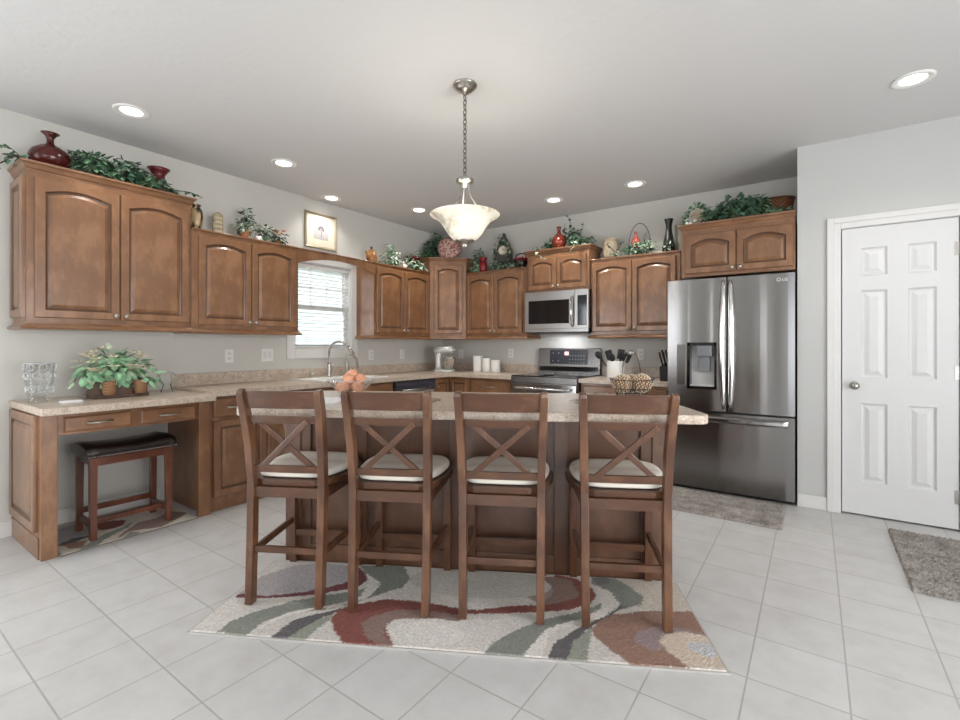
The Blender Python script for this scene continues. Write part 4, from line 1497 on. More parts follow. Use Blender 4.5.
def plant(name, label, cat, loc, clumps, size, mats=('leaf_a', 'leaf_b'), shape=IVY, seed=1, vines=(), group=None, box=None, hang=.25, stems=True):
    """clumps: (x,y,z, rx,ry,rz, n); vines: lists of points with leaves along them"""
    rnd = random.Random(seed)
    t = thing(name, label, cat, loc, 0, group)
    m, st = MB(), MB()

    def ok(p):
        for ax, ay, ar, az in AVOID:
            if (p.x - ax) ** 2 + (p.y - ay) ** 2 < ar * ar and p.z < az:
                return False
        if box is None:
            return True
        return box[0] < p.x < box[1] and box[2] < p.y < box[3] and p.z > box[4]
    for (cx, cy, cz, rx, ry, rz, n) in clumps:
        c = Vector((cx, cy, cz))
        for _ in range(n):
            while True:
                q = Vector((rnd.uniform(-1, 1), rnd.uniform(-1, 1), rnd.uniform(-1, 1)))
                if .25 < q.length < 1:
                    break
            p = c + Vector((q.x * rx, q.y * ry, q.z * rz))
            d = Vector((q.x, q.y, q.z * .5 + rnd.uniform(-.6, .3) - hang))
            nn = Vector((q.x * .6 + rnd.uniform(-.4, .4), q.y * .6 + rnd.uniform(-.4, .4) - .15, 1))
            s = size * rnd.uniform(.7, 1.25)
            e = p + d.normalized() * s
            if not ok(p) or not ok(e):
                continue
            m.cur = 0 if rnd.random() < .55 else 1
            leaf(m, p, d, nn, s, shape, rnd)
            if stems and rnd.random() < .18:
                b_ = c - Vector((0, 0, rz * .9))
                if box is None or b_.z > box[4] - .02:
                    mid = (p + b_) / 2 + Vector((0, 0, .02))
                    st.tube([b_, mid, p], .0018, 4)
    for v in vines:
        pts = [Vector(p) for p in v]
        st.tube(pts, .0022, 5)
        for a, b in zip(pts[:-1], pts[1:]):
            L = (b - a).length
            k = max(1, int(L / (size * .55)))
            for i in range(k):
                p = a + (b - a) * ((i + rnd.random()) / k)
                d = (b - a).normalized() * .5 + Vector((rnd.uniform(-1, 1), rnd.uniform(-1, 1), rnd.uniform(-.7, .6)))
                s = size * rnd.uniform(.65, 1.05)
                if not ok(p) or not ok(p + d.normalized() * s):
                    continue
                m.cur = 0 if rnd.random() < .55 else 1
                leaf(m, p, d, (rnd.uniform(-.5, .5), rnd.uniform(-.5, .5), 1), s, shape, rnd)
    m.build('foliage', [M[mats[0]], M[mats[1]]], t)
    if st.v:
        st.build('stem', M['stem'], t)
    return t


def pot(name, label, cat, loc, prof, mat, n=28, group=None, sx=1, sy=1):
    return tag(MB().lathe(prof, n, (0, 0, 0), sx, sy).build(name, mat, None, 0, loc), label, cat, group)

# ------------------------------------------------------------------ above the cabinets, left wall
ZT = 1.352 + .915 + .0588      # top of the tall cabinets' crown
ZM = 1.345 + .750 + .0145      # top of the lower wall cabinets
LWB = lambda z, y0=.3, y1=5.0: (WX + .012, -3.2, y0, y1, z)

AVOID += [(-3.985, .893, .112, ZT + .16), (-3.985, 1.505, .062, ZT + .2), (-2.295, 4.77, .088, 2.42), (-3.99, 4.245, .09, 2.29), (-3.335, 4.80, .062, 2.31), (-1.752, 4.88, .08, 2.34), (-1.158, 4.85, .064, 2.4), (-.845, 4.56, .05, 2.4), (-.25, 4.62, .10, 2.42)]
pot('squat_vase', 'squat glossy oxblood vase with flared neck atop the tall desk cabinet', 'vase', (-3.985, .893, ZT),
    [(.05, 0), (.085, .02), (.108, .065), (.108, .095), (.092, .135), (.055, .168), (.026, .185), (.019, .200), (.018, .228), (.030, .252), (.048, .268), (.044, .268), (.024, .25), (.012, .22)], M['red_glaze'], 36).scale = (1, 1, .88)
pot('small_vase', 'small dark red vase with wide rim at the right end of the tall cabinet', 'vase', (-3.985, 1.505, ZT),
    [(.04, 0), (.056, .04), (.060, .085), (.050, .125), (.040, .150), (.040, .170), (.058, .20), (.074, .222), (.070, .222), (.05, .198), (.03, .16)], M['dark_red'], 32).scale = (1, 1, .88)
plant('ivy_garland', 'long trailing ivy garland spread along the top of the tall desk cabinet', 'greenery', (0, 0, 0),
      [(-3.94, 1.10, ZT + .085, .09, .13, .085, 210), (-3.93, 1.27, ZT + .09, .09, .14, .095, 240), (-3.91, 1.41, ZT + .06, .08, .12, .06, 140), (-4.05, 1.02, ZT + .13, .06, .12, .05, 50), (-3.86, 1.08, ZT + .03, .04, .13, .03, 80), (-3.85, 1.47, ZT + .025, .04, .12, .025, 60)],
      .040, seed=4, box=(WX + .02, -3.2, .3, 5, ZT + .003),
      vines=[[(-3.95, 1.35, ZT + .03), (-3.86, 1.55, ZT + .03), (-3.83, 1.66, ZT + .035), (-3.84, 1.75, ZT + .015)],
             [(-4.05, 1.02, ZT + .1), (-4.1, .98, ZT + .15), (-4.06, 1.14, ZT + .17)],
             [(-3.95, 1.2, ZT + .1), (-3.92, 1.27, ZT + .15)]])
plant('ivy_sprig', 'sprig of ivy dangling over the left end of the tall desk cabinet', 'greenery', (0, 0, 0), [(-3.99, .76, ZT + .05, .05, .06, .04, 26)], .042, seed=9,
      vines=[[(-3.97, .80, ZT + .02), (-3.95, .72, ZT + .03), (-3.94, .66, ZT - .03), (-3.93, .62, ZT - .10), (-3.93, .60, ZT - .16)], [(-4.0, .78, ZT + .03), (-4.02, .72, ZT + .09), (-4.03, .66, ZT + .10)]])

m = nodes('dripped_glaze')
nt, b = m[1], m[2]
v = coords(nt, (30, 30, 4))
nt.links.new(ramp(nt, noise(nt, v, 1, 2), [(.50, S(34, 26, 24)), (.60, S(186, 162, 122))]), b.inputs['Base Color'])
setp(b, Roughness=.15)
pot('glazed_jar', 'dark jar with pale drip glaze beside the tall cabinet', 'jar', (-4.0, 1.772, ZM),
    [(.032, 0), (.046, .06), (.052, .12), (.048, .16), (.034, .185), (.028, .195), (.036, .212), (.030, .212), (.022, .19)], m[0], 28)
t = thing('carved_plaque', 'round-topped carved stone plaque standing on the cabinet left of the window', 'ornament', (-4.02, 1.95, ZM), R90 - .2)
out = [(-.038, 0), (.038, 0), (.038, .15)] + [(.038 * math.cos(a * PI / 8), .155 + .042 * math.sin(a * PI / 8)) for a in range(1, 8)] + [(-.038, .15)]
MB().prism(out, 'y', -.018, .018).build('slab', M['stone'], t, .004)
m = MB()
for z in (.03, .065, .10, .135):
    m.box(-.028, .028, -.023, -.017, z, z + .02)
m.build('carved_relief', M['sand'], t, .004)
tag(MB().lathe([(.045, 0), (.047, .004), (.03, .008), (.001, .008)], 28).build('glass_dish', M['glass'], None, 0, (-3.985, 2.045, ZM)), 'little clear glass dish between the carved plaque and the copper pot', 'dish')
COP = [(.026, 0), (.036, .03), (.042, .065), (.046, .072), (.042, .075), (.036, .068)]
pot('copper_pot', 'small copper pot holding leafy ivy on the cabinet left of the window', 'pot', (-3.985, 2.150, ZM), COP, M['terracotta'])
plant('potted_ivy', 'upright ivy growing from the small copper pot', 'plant', (0, 0, 0), [(-3.985, 2.15, ZM + .13, .08, .09, .08, 75), (-3.985, 2.165, ZM + .21, .05, .05, .08, 34), (-3.93, 2.1, ZM + .10, .03, .03, .05, 10)], .036, ('leaf_c', 'leaf_b'), seed=12, box=LWB(ZM))
pot('white_pot', 'small white pot of trailing ivy second along the cabinet left of the window', 'pot', (-3.985, 2.285, ZM), [(.022, 0), (.03, .03), (.034, .055), (.030, .055)], M['white_ceramic'])
plant('potted_ivy', 'loose trailing ivy spilling from the small white pot', 'plant', (0, 0, 0), [(-3.975, 2.32, ZM + .11, .08, .11, .07, 70)], .034, ('leaf_c', 'leaf_b'), seed=13, box=LWB(ZM), vines=[[(-3.97, 2.3, ZM + .06), (-3.93, 2.38, ZM + .1), (-3.92, 2.42, ZM + .04)]])
pot('brown_pot', 'low brown pot of pink flowers at the window end of the cabinet', 'pot', (-3.985, 2.455, ZM), [(.03, 0), (.04, .03), (.042, .045), (.036, .045)], M['terracotta'])
t = plant('flowering_plant', 'bushy little plant with pink flowers in a brown pot near the window', 'plant', (0, 0, 0), [(-3.975, 2.455, ZM + .08, .07, .095, .065, 90)], .034, ('leaf_c', 'leaf_b'), seed=14, box=LWB(ZM))
rn = random.Random(4)
for _ in range(12):
    MB().ball((-3.94 + rn.uniform(-.03, .03), 2.455 + rn.uniform(-.05, .05), ZM + .115 + rn.uniform(-.02, .03)), .011, .011, .009, 8, 5).build('flower', M['petal_pink'], t)

# valance end and the cabinet right of the window
ZM = UB + .768 + .0145
t = thing('teapot', 'brown glazed teapot on the cabinet at the right end of the valance', 'teapot', (-3.99, 3.585, ZM), R90 + .2)
MB().lathe([(.036, 0), (.046, .03), (.052, .07), (.046, .105), (.040, .112), (.042, .116), (.030, .135), (.010, .142), (.008, .15)], 28, cap1=True).build('body', M['teapot'], t)
MB().ball((0, 0, .160), .012, .012, .014).build('lid_knob', M['dark_bronze'], t)
t.scale = (1.2, 1.2, 1.12)
MB().tube([(-.045, 0, .05), (-.068, 0, .075), (-.085, 0, .115)], [.012, .010, .007], 8).build('spout', M['teapot'], t)
MB().tube([(.04, 0, .10), (.070, 0, .10), (.082, 0, .07), (.066, 0, .035), (.044, 0, .03)], .006, 8).build('handle', M['dark_bronze'], t)
t = plant('flowering_plant', 'airy plant with white blossoms right of the brown teapot', 'plant', (0, 0, 0), [(-3.98, 3.87, ZM + .10, .09, .14, .085, 120), (-3.98, 3.85, ZM + .21, .04, .04, .09, 22)], .040, ('leaf_a', 'leaf_c'), seed=15, box=LWB(ZM))
for _ in range(16):
    MB().ball((-3.93 + rn.uniform(-.04, .04), 3.87 + rn.uniform(-.1, .1), ZM + .11 + rn.uniform(-.05, .06)), .012, .012, .010, 8, 5).build('flower', M['white_ceramic'], t)
t = thing('bird_figurine', 'small cream bird figurine below the airy white-flowered plant', 'figurine', (-3.90, 4.015, ZM))
MB().ball((0, 0, .026), .022, .036, .026).ball((0, -.028, .055), .015, .017, .015).build('body', M['cream'], t)
MB().ball((0, -.048, .054), .004, .008, .004, 8, 4).build('beak', M['terracotta'], t)
pot('pedestal_bowl', 'dark red pedestal bowl among ivy left of the corner cabinet', 'bowl', (-3.99, 4.245, ZM), [(.045, 0), (.042, .012), (.018, .03), (.016, .09), (.05, .125), (.085, .165), (.088, .178), (.082, .178), (.05, .14)], M['dark_red'], 32)
plant('ivy_garland', 'ivy trailing around the dark red pedestal bowl', 'greenery', (0, 0, 0), [(-3.92, 4.17, ZM + .08, .07, .09, .07, 70), (-3.90, 4.30, ZM + .06, .06, .09, .055, 70), (-3.975, 4.25, ZM + .20, .07, .09, .03, 26)], .042, ('leaf_a', 'leaf_c'), seed=16, box=LWB(ZM, 0, 4.345))

# corner cabinet top
ZC = UB + .912 + .0565
plant('leafy_bush', 'dense dark foliage rising behind the left of the round red plate', 'greenery', (0, 0, 0), [(-4.03, 4.60, ZC + .12, .08, .10, .13, 170), (-4.02, 4.72, ZC + .25, .08, .09, .12, 130), (-4.03, 4.53, ZC + .05, .06, .08, .05, 50)], .045, ('leaf_a', 'leaf_b'), seed=17, box=(WX + .02, -3.0, 0, YB - .02, ZC))
t = thing('red_plate', 'large round red and cream patterned plate standing on the corner cabinet', 'plate', (-3.790, 4.700, ZC), math.radians(39))
m = MB().lathe([(.001, .012), (.09, .010), (.10, .006), (.150, -.008), (.153, -.004), (.103, .014), (.09, .018), (.001, .020)], 44, cap0=False)
tl = math.radians(12)
m.v = [(x, -z * math.cos(tl) + (y + .153) * math.sin(tl) * .9 + .0, (y + .153) * math.cos(tl) + z * math.sin(tl) + .010) for x, y, z in m.v]
mm = nodes('patterned_plate_glaze'); nt, b = mm[1], mm[2]
vo = nt.nodes.new('ShaderNodeTexVoronoi'); vo.inputs['Scale'].default_value = 34
nt.links.new(coords(nt), vo.inputs['Vector'])
nt.links.new(ramp(nt, vo.outputs['Distance'], [(.2, S(150, 84, 82)), (.45, S(184, 130, 122)), (.62, S(206, 178, 164))]), b.inputs['Base Color'])
setp(b, Roughness=.25)
m.build('dish', mm[0], t)
MB().tube([(-.05, -.03, .004), (-.05, .07, .004), (-.03, .06, .10)], .004, 6).tube([(.05, -.03, .004), (.05, .07, .004), (.03, .06, .10)], .004, 6).build('stand', M['dark_bronze'], t)
plant('ivy_garland', 'ivy spilling down at the right side of the corner cabinet behind the red jar', 'greenery', (0, 0, 0), [(-3.44, 4.84, ZM + .11, .09, .08, .11, 170), (-3.47, 4.90, ZM + .24, .06, .06, .09, 80), (-3.42, 4.76, ZM + .04, .09, .03, .045, 70)], .042, ('leaf_a', 'leaf_c'), seed=18, box=(-3.535, -3.0, 0, YB - .02, ZM), stems=False)

# right of the corner, over the wide pair of doors
t = thing('red_jar', 'red lacquered lidded jar left of the ivy-wrapped clock', 'jar', (-3.335, 4.80, ZM))
MB().lathe([(.040, 0), (.058, .03), (.058, .11), (.045, .135), (.040, .14)], 24, cap1=True).build('body', M['red_metal'], t)
MB().lathe([(.046, .14), (.048, .152), (.062, .185), (.064, .192), (.02, .198)], 24, cap1=True).build('lid', M['red_metal'], t)
t.scale = (.85, .85, .95)
t = thing('ornate_clock', 'pointed dark clock with round cream face standing amid ivy', 'clock', (-3.115, 4.93, ZM), .1)
fr = [(-.10, 0), (.10, 0), (.10, .26), (.06, .36), (.015, .44), (0, .485), (-.015, .44), (-.06, .36), (-.10, .26)]
MB().prism(fr, 'y', -.025, .045).build('case', plain('weathered_twig_case', S(92, 90, 80), .8, 0, .4, 40), t, .006)
m = MB().lathe([(.056, 0), (.056, .008), (.050, .010), (.048, .006), (.001, .006)], 32)
m.v = [(x, -z - .025, y + .265) for x, y, z in m.v]
fc = m.build('dial', M['cream'], t)
MB().bar((0, -.033, .265), (0, -.033, .298), .004, .002, up=(0, 1, 0)).bar((0, -.033, .265), (.022, -.033, .272), .004, .002, up=(0, 1, 0)).build('hand', M['black_matt'], fc)
plant('ivy_garland', 'ivy climbing around the dark pointed clock', 'greenery', (0, 0, 0), [(-3.12, 4.83, ZM + .06, .19, .05, .065, 190), (-3.22, 4.90, ZM + .22, .03, .04, .14, 40), (-3.02, 4.90, ZM + .20, .03, .04, .14, 40), (-3.115, 4.90, ZM + .40, .05, .04, .08, 40), (-3.20, 4.84, ZM + .05, .1, .06, .05, 60)], .038, ('leaf_c', 'leaf_b'), seed=19, box=(-3.5, -2.7, 0, YB - .02, ZM))
t = thing('berry_basket', 'dark basket of red berries at the left of the microwave cabinet', 'basket', (-2.815, 4.83, ZM))
MB().lathe([(.05, 0), (.075, .05), (.088, .11), (.084, .11), (.06, .05)], 24).build('basket', M['dark_bronze'], t)
MB().tube([(-.085, 0, .10), (-.06, 0, .165), (0, 0, .185), (.06, 0, .165), (.085, 0, .10)], .007, 8).build('handle', M['dark_bronze'], t)
m = MB()
for _ in range(60):
    a, r = rn.uniform(0, 6.28), rn.uniform(0, .085)
    m.ball((r * math.cos(a), r * math.sin(a), .10 + rn.uniform(-.01, .03)), .012, .012, .012, 8, 5)
m.build('berries', M['berry'], t)
plant('ivy_sprig', 'small ivy sprigs beneath the dark basket of red berries', 'greenery', (0, 0, 0), [(-2.85, 4.75, ZM + .035, .12, .025, .04, 60)], .034, ('leaf_c', 'leaf_b'), seed=20, box=(-3.0, -2.72, 0, 4.765, ZM), stems=False)

# microwave cabinet
ZW = 1.80 + .412 + .0555
pot('round_jug', 'round coppery red bottle vase on the microwave cabinet', 'vase', (-2.295, 4.77, ZW), [(.035, 0), (.065, .025), (.083, .075), (.078, .115), (.05, .150), (.022, .175), (.017, .20), (.019, .225), (.028, .245), (.024, .245), (.012, .21)], M['copper_red'], 36)
plant('ivy_garland', 'sprawling ivy with tall sprigs on the cabinet over the microwave', 'greenery', (0, 0, 0), [(-2.12, 4.83, ZW + .07, .09, .08, .08, 70), (-2.18, 4.88, ZW + .13, .10, .06, .12, 60), (-2.42, 4.82, ZW + .07, .06, .06, .07, 46), (-2.03, 4.80, ZW + .06, .09, .07, .05, 50), (-2.55, 4.80, ZW + .03, .10, .06, .03, 30)], .042, ('leaf_a', 'leaf_b'), seed=21, box=(-2.8, -1.75, 0, YB - .02, ZW + .002),
      vines=[[(-2.17, 4.86, ZW + .1), (-2.18, 4.85, ZW + .22), (-2.20, 4.83, ZW + .33), (-2.22, 4.82, ZW + .37)], [(-2.1, 4.86, ZW + .1), (-2.06, 4.85, ZW + .2), (-2.04, 4.84, ZW + .28)], [(-2.26, 4.88, ZW + .1), (-2.28, 4.87, ZW + .29)], [(-2.0, 4.8, ZW + .05), (-1.92, 4.78, ZW + .10), (-1.88, 4.77, ZW + .05)]])
plant('ivy_sprig', 'pale ivy strand hanging over the crown at the left of the microwave cabinet', 'greenery', (0, 0, 0), [], .036, ('leaf_v', 'leaf_c'), seed=22, vines=[[(-2.50, 4.72, ZW + .03), (-2.48, 4.585, ZW + .02), (-2.46, 4.555, ZW - .07), (-2.37, 4.55, ZW - .12), (-2.33, 4.55, ZW - .14)]])
plant('ivy_sprig', 'pale ivy strand hanging over the crown at the right of the microwave cabinet', 'greenery', (0, 0, 0), [], .036, ('leaf_v', 'leaf_c'), seed=23, vines=[[(-2.06, 4.72, ZW + .05), (-2.04, 4.585, ZW + .02), (-2.05, 4.555, ZW - .07), (-2.055, 4.55, ZW - .11)]])

# right wall cabinet
pot('sand_jar', 'wide sand-coloured stoneware jar right of the microwave cabinet', 'jar', (-1.752, 4.88, ZM), [(.066, 0), (.072, .05), (.074, .15), (.070, .185), (.064, .200), (.080, .212), (.080, .222), (.068, .222), (.056, .19)], M['sand'], 32)
plant('ivy_sprig', 'thin leafy twigs in front of the sand-coloured jar', 'greenery', (0, 0, 0), [(-1.67, 4.77, ZM + .05, .05, .02, .045, 18)], .030, ('leaf_c', 'leaf_b'), seed=24, box=(-1.85, -1.5, 0, 4.80, ZM), vines=[[(-1.66, 4.78, ZM + .01), (-1.69, 4.775, ZM + .09), (-1.76, 4.77, ZM + .15)], [(-1.66, 4.78, ZM + .01), (-1.62, 4.775, ZM + .12), (-1.58, 4.77, ZM + .16)]])
t = thing('wire_basket', 'round wire basket with a tall hoop handle holding two bottles', 'basket', (-1.450, 4.88, ZM))
m = MB()
for z, r in ((.004, .085), (.06, .10), (.11, .108)):
    m.tube([(r * math.cos(a * PI / 12), r * math.sin(a * PI / 12), z) for a in range(24)], .003, 5, True)
for a in range(12):
    q = a * PI / 6
    m.tube([(.085 * math.cos(q), .085 * math.sin(q), .004), (.108 * math.cos(q), .108 * math.sin(q), .11)], .0025, 5)
m.build('wire_frame', M['iron'], t)
MB().tube([(.110 * math.cos(a * PI / 16), 0, .11 + max(0, math.sin(a * PI / 16)) * .235) for a in range(17)], .0035, 6).build('handle', M['iron'], t)
BOT = [(.030, 0), (.042, .02), (.046, .06), (.040, .10), (.018, .13), (.012, .15), (.012, .175), (.017, .182), (.010, .184)]
pot('coral_bottle', 'coral red bottle in the hoop-handled wire basket', 'bottle', (-1.488, 4.88, ZM + .082), BOT, M['coral'], 24)
pot('clear_bottle', 'clear glass bottle in the hoop-handled wire basket', 'bottle', (-1.392, 4.89, ZM + .080), BOT, M['glass'], 24)
plant('ivy_garland', 'ivy heaped around the hoop-handled wire basket', 'greenery', (0, 0, 0), [(-1.46, 4.765, ZM + .07, .12, .03, .06, 110), (-1.38, 4.77, ZM + .08, .09, .03, .06, 60), (-1.30, 4.80, ZM + .09, .05, .04, .09, 30), (-1.56, 4.80, ZM + .05, .05, .03, .04, 20)], .036, ('leaf_a', 'leaf_c'), seed=25, box=(-1.66, -1.23, 0, 4.83, ZM), stems=False)
pot('tall_black_vase', 'tall slender matt black vase left of the refrigerator cabinet', 'vase', (-1.158, 4.85, ZM), [(.050, 0), (.060, .03), (.060, .07), (.046, .14), (.030, .21), (.026, .25), (.030, .29), (.040, .325), (.044, .335), (.039, .335), (.02, .27)], M['black_vase'], 32)
plant('ivy_sprig', 'few ivy leaves at the foot of the tall black vase', 'greenery', (0, 0, 0), [(-1.155, 4.765, ZM + .06, .05, .02, .05, 22)], .030, ('leaf_c', 'leaf_b'), seed=26, box=(-1.25, -1.04, 0, 4.783, ZM), stems=False)
pot('grey_green_vase', 'pale grey-green cylinder vase behind the tall black vase', 'vase', (-1.078, 4.95, ZM), [(.044, 0), (.046, .02), (.042, .10), (.040, .24), (.046, .285), (.041, .285), (.036, .23)], M['sage_glass'], 28)

# refrigerator cabinet
ZF = 1.785 + .388 + .0585
t = thing('arched_wreath', 'arched leafy ornament with a little lantern at the left end over the refrigerator', 'ornament', (-.845, 4.56, ZF), .1)
pts = [(.095 * math.cos(a * PI / 12), 0, .11 + .105 * math.sin(a * PI / 12)) for a in range(13)]
pts = [(.095, 0, .0)] + pts + [(-.095, 0, .0)]
MB().tube(pts, .014, 8).build('arch', plain('mossy_arch', S(86, 92, 84), .9, 0, .4, 40), t)
MB().box(-.05, .05, -.03, .03, 0, .012).box(-.045, .045, -.025, .025, .012, .13).prism([(-.055, .13), (.055, .13), (0, .19)], 'y', -.034, .034).build('lantern', M['sand'], t, .003)
rn2 = random.Random(8); m = MB()
for i in range(130):
    q = rn2.uniform(0, PI)
    p = Vector((.095 * math.cos(q), rn2.uniform(-.03, .0), .11 + .105 * math.sin(q)))
    if rn2.random() < .3:
        p = Vector((rn2.choice((-.095, .095)), rn2.uniform(-.03, 0), rn2.uniform(.03, .12)))
    m.cur = rn2.randint(0, 1)
    leaf(m, p, (rn2.uniform(-1, 1), -.4, rn2.uniform(-.6, .8)), (0, -1, .4), .036, IVY, rn2)
m.build('leaves', [M['leaf_b'], M['leaf_c']], t)
m = MB()
for i in range(9):
    m.ball((rn2.uniform(-.08, .06), -.045, rn2.uniform(.018, .09)), .016, .010, .014, 8, 5)
m.build('blossom', M['white_ceramic'], t)
plant('ivy_garland', 'thick dark ivy garland heaped along the cabinet over the refrigerator', 'greenery', (0, 0, 0),
      [(-.69, 4.42, ZF + .075, .10, .09, .08, 130), (-.55, 4.42, ZF + .10, .13, .10, .11, 190), (-.40, 4.42, ZF + .10, .11, .09, .11, 150), (-.46, 4.44, ZF + .16, .16, .05, .05, 60), (-.50, 4.31, ZF + .03, .14, .04, .035, 60), (-.24, 4.36, ZF + .035, .12, .05, .035, 60)],
      .042, ('leaf_a', 'leaf_b'), seed=27, box=(-.95, -.115, 0, YB - .02, ZF + .003),
      vines=[[(-.5, 4.40, ZF + .15), (-.47, 4.38, ZF + .22)], [(-.38, 4.42, ZF + .12), (-.33, 4.4, ZF + .19)], [(-.5, 4.32, ZF + .03), (-.53, 4.255, ZF + .01), (-.52, 4.235, ZF - .04)]])
t = thing('wicker_basket', 'oval brown wicker basket at the right end over the refrigerator', 'basket', (-.250, 4.62, ZF))
MB().lathe([(.092, 0), (.108, .07), (.122, .16), (.126, .175), (.120, .181), (.114, .15), (.098, .07), (.088, .01)], 36, sx=1.0, sy=.8).build('basket', M['weave'], t)
MB().tube([(.126 * math.cos(a * PI / 14), .101 * math.sin(a * PI / 14), .178) for a in range(28)], .008, 7, True).build('rim', M['stool'], t)

# ------------------------------------------------------------------ on the desk
t = thing('glass_vase', 'clear cut-glass vase with bubbled sides at the left end of the desk', 'vase', (-3.86, .815, DT))
L = []
for z, r in ((.0, .052), (.02, .054), (.03, .050), (.05, .056), (.14, .066), (.235, .074), (.240, .071), (.14, .060), (.05, .048), (.03, .03)):
    L.append([(r * math.cos(a * PI / 20) * (1 + .05 * (math.cos(a * PI / 20 * 8) if z > .04 else 0)), r * math.sin(a * PI / 20) * (1 + .05 * (math.cos(a * PI / 20 * 8) if z > .04 else 0)), z) for a in range(40)])
MB().loft(L, True, True, True, True).build('body', M['glass'], t)
MB().tube([(.074 * math.cos(a * PI / 18), .074 * math.sin(a * PI / 18), .238) for a in range(36)], .004, 6, True).build('rim', M['etched'], t)
for k in range(8):
    for z, rr_ in ((.085, .064), (.165, .071), (.215, .075)):
        a = k * PI / 4 + (PI / 8 if z == .165 else 0)
        MB().tube([(rr_ * math.cos(a) + .018 * math.cos(b * PI / 6) * -math.sin(a), rr_ * math.sin(a) + .018 * math.cos(b * PI / 6) * math.cos(a), z + .02 * math.sin(b * PI / 6)) for b in range(12)], .003, 5, True).build('cut_ring', M['etched'], t)

t = thing('planter_box', 'dark wooden crate planter with two woven pots on the desk', 'planter', (-3.865, 1.213, DT), R90)
m = MB().box(-.155, .155, -.062, -.050, 0, .11).box(-.155, .155, .050, .062, 0, .11).box(-.155, -.143, -.05, .05, 0, .11).box(.143, .155, -.05, .05, 0, .11).box(-.143, .143, -.05, .05, .0, .012)
m.build('crate', M['crate'], t, .002)
MB().box(-.158, .158, -.076, -.062, 0, .022).build('base_trim', M['crate'], t, .003)
for x in (-.078, .098):
    p = MB().lathe([(.030, .023), (.036, .04), (.038, .09), (.037, .116), (.030, .116)], 20, (x, -.098, 0))
    p.build('woven_pot', M['weave_pale'], t)
rn = random.Random(31)
pl = plant('potted_greenery', 'bushy mint green plant with cream flowers spilling from the crate planter', 'plant', (0, 0, 0),
           [(-3.87, 1.19, DT + .20, .12, .18, .12, 130), (-3.83, 1.20, DT + .17, .10, .17, .06, 50), (-3.80, 1.05, DT + .13, .04, .08, .06, 22), (-3.79, 1.35, DT + .13, .04, .08, .06, 22)], .066, ('leaf_m', 'leaf_v'), OVAL, seed=33, box=(WX + .03, -3.2, 0, 3, DT + .02), hang=.35,
           vines=[[(-3.84, 1.08, DT + .17), (-3.80, .98, DT + .16), (-3.79, .95, DT + .08)], [(-3.86, 1.3, DT + .2), (-3.82, 1.42, DT + .2), (-3.80, 1.45, DT + .1)]])
for _ in range(22):
    m = MB()
    q = Vector((rn.uniform(-.2, 1), rn.uniform(-1, 1), rn.uniform(-.2, .9))).normalized()
    c = Vector((-3.86 + q.x * .13, 1.19 + q.y * .19, DT + .205 + q.z * .125))
    for k in range(8):
        a = k * PI / 4
        leaf(m, c, (math.cos(a) + q.x * .4, math.sin(a) + q.y * .3, .35 + q.z * .3), (0, 0, 1), .050, THIN, rn)
    m.build('flower', M['petal'], pl)
for _ in range(12):
    m = MB()
    q = Vector((rn.uniform(-.3, 1), rn.uniform(-1, 1), rn.uniform(0, 1))).normalized()
    c = Vector((-3.86 + q.x * .10, 1.21 + q.y * .16, DT + .2 + q.z * .09))
    leaf(m, c, (q.x, q.y, q.z * .5), (rn.uniform(-.3, .3), rn.uniform(-.3, .3), 1), .085, THIN, rn)
    m.build('grass_blade', M['leaf_a'], pl)
tag(MB().box(-.035, .035, -.05, .05, 0, .012).build('note_pad', M['paper'], None, .002, (-3.70, .925, DT)), 'small white note pad lying on the desk before the glass vase', 'note pad')
t = thing('glass_plate', 'clear glass plate propped on a small stand at the right end of the desk', 'plate', (-3.955, 1.548, DT), R90 - .4)
m = MB().lathe([(.001, 0), (.045, 0), (.070, -.008), (.072, -.004), (.046, .004), (.001, .004)], 32, cap0=False)
m.v = [(x, -z + (y + .07) * .18, y + .080) for x, y, z in m.v]
m.build('dish', M['glass'], t)
MB().tube([(.071 * math.cos(a * PI / 16), .004 + (.071 * math.sin(a * PI / 16) + .07) * .18, .08 + .071 * math.sin(a * PI / 16)) for a in range(32)], .0025, 6, True).build('rim', M['etched'], t)
MB().tube([(-.035, -.035, .004), (-.035, .035, .004), (-.02, .022, .06)], .003, 6).tube([(.035, -.035, .004), (.035, .035, .004), (.02, .022, .06)], .003, 6).tube([(-.035, -.035, .004), (-.035, -.035, .016)], .003, 6).tube([(.035, -.035, .004), (.035, -.035, .016)], .003, 6).build('stand', M['iron'], t)

# ------------------------------------------------------------------ on the worktops
t = thing('stand_mixer', 'silver stand mixer with steel bowl in the corner of the worktop', 'mixer', (-3.80, 4.60, CT), math.radians(22))
SIL = plain('mixer_silver', S(206, 208, 204), .25, .35)
MB().prism(rounded([(-.12, -.075), (.13, -.085), (.13, .085), (-.12, .075)], .05), 'z', 0, .028).build('base', SIL, t, .006)
L = []
for z, x0, wx, wy in ((.026, -.06, .055, .05), (.08, -.066, .042, .042), (.16, -.07, .038, .040), (.235, -.06, .05, .05)):
    L.append([(x0 + wx * math.cos(a * PI / 10), wy * math.sin(a * PI / 10), z) for a in range(20)])
MB().loft(L, True, True, True, True).build('column', SIL, t)
L = []
for x, r, zc in ((-.125, .010, .270), (-.120, .036, .270), (-.09, .054, .268), (-.02, .060, .270), (.06, .056, .272), (.11, .048, .270), (.128, .036, .268), (.131, .010, .268)):
    L.append([(x, r * math.cos(a * PI / 10) * .95, zc + r * math.sin(a * PI / 10)) for a in range(20)])
MB().loft(L, True, True, True, True).build('head', SIL, t)
MB().lathe([(.018, .0), (.020, .02), (.014, .035), (.001, .036)], 16, (.155 - .02, 0, .255)).build('attachment_cap', M['nickel'], t)
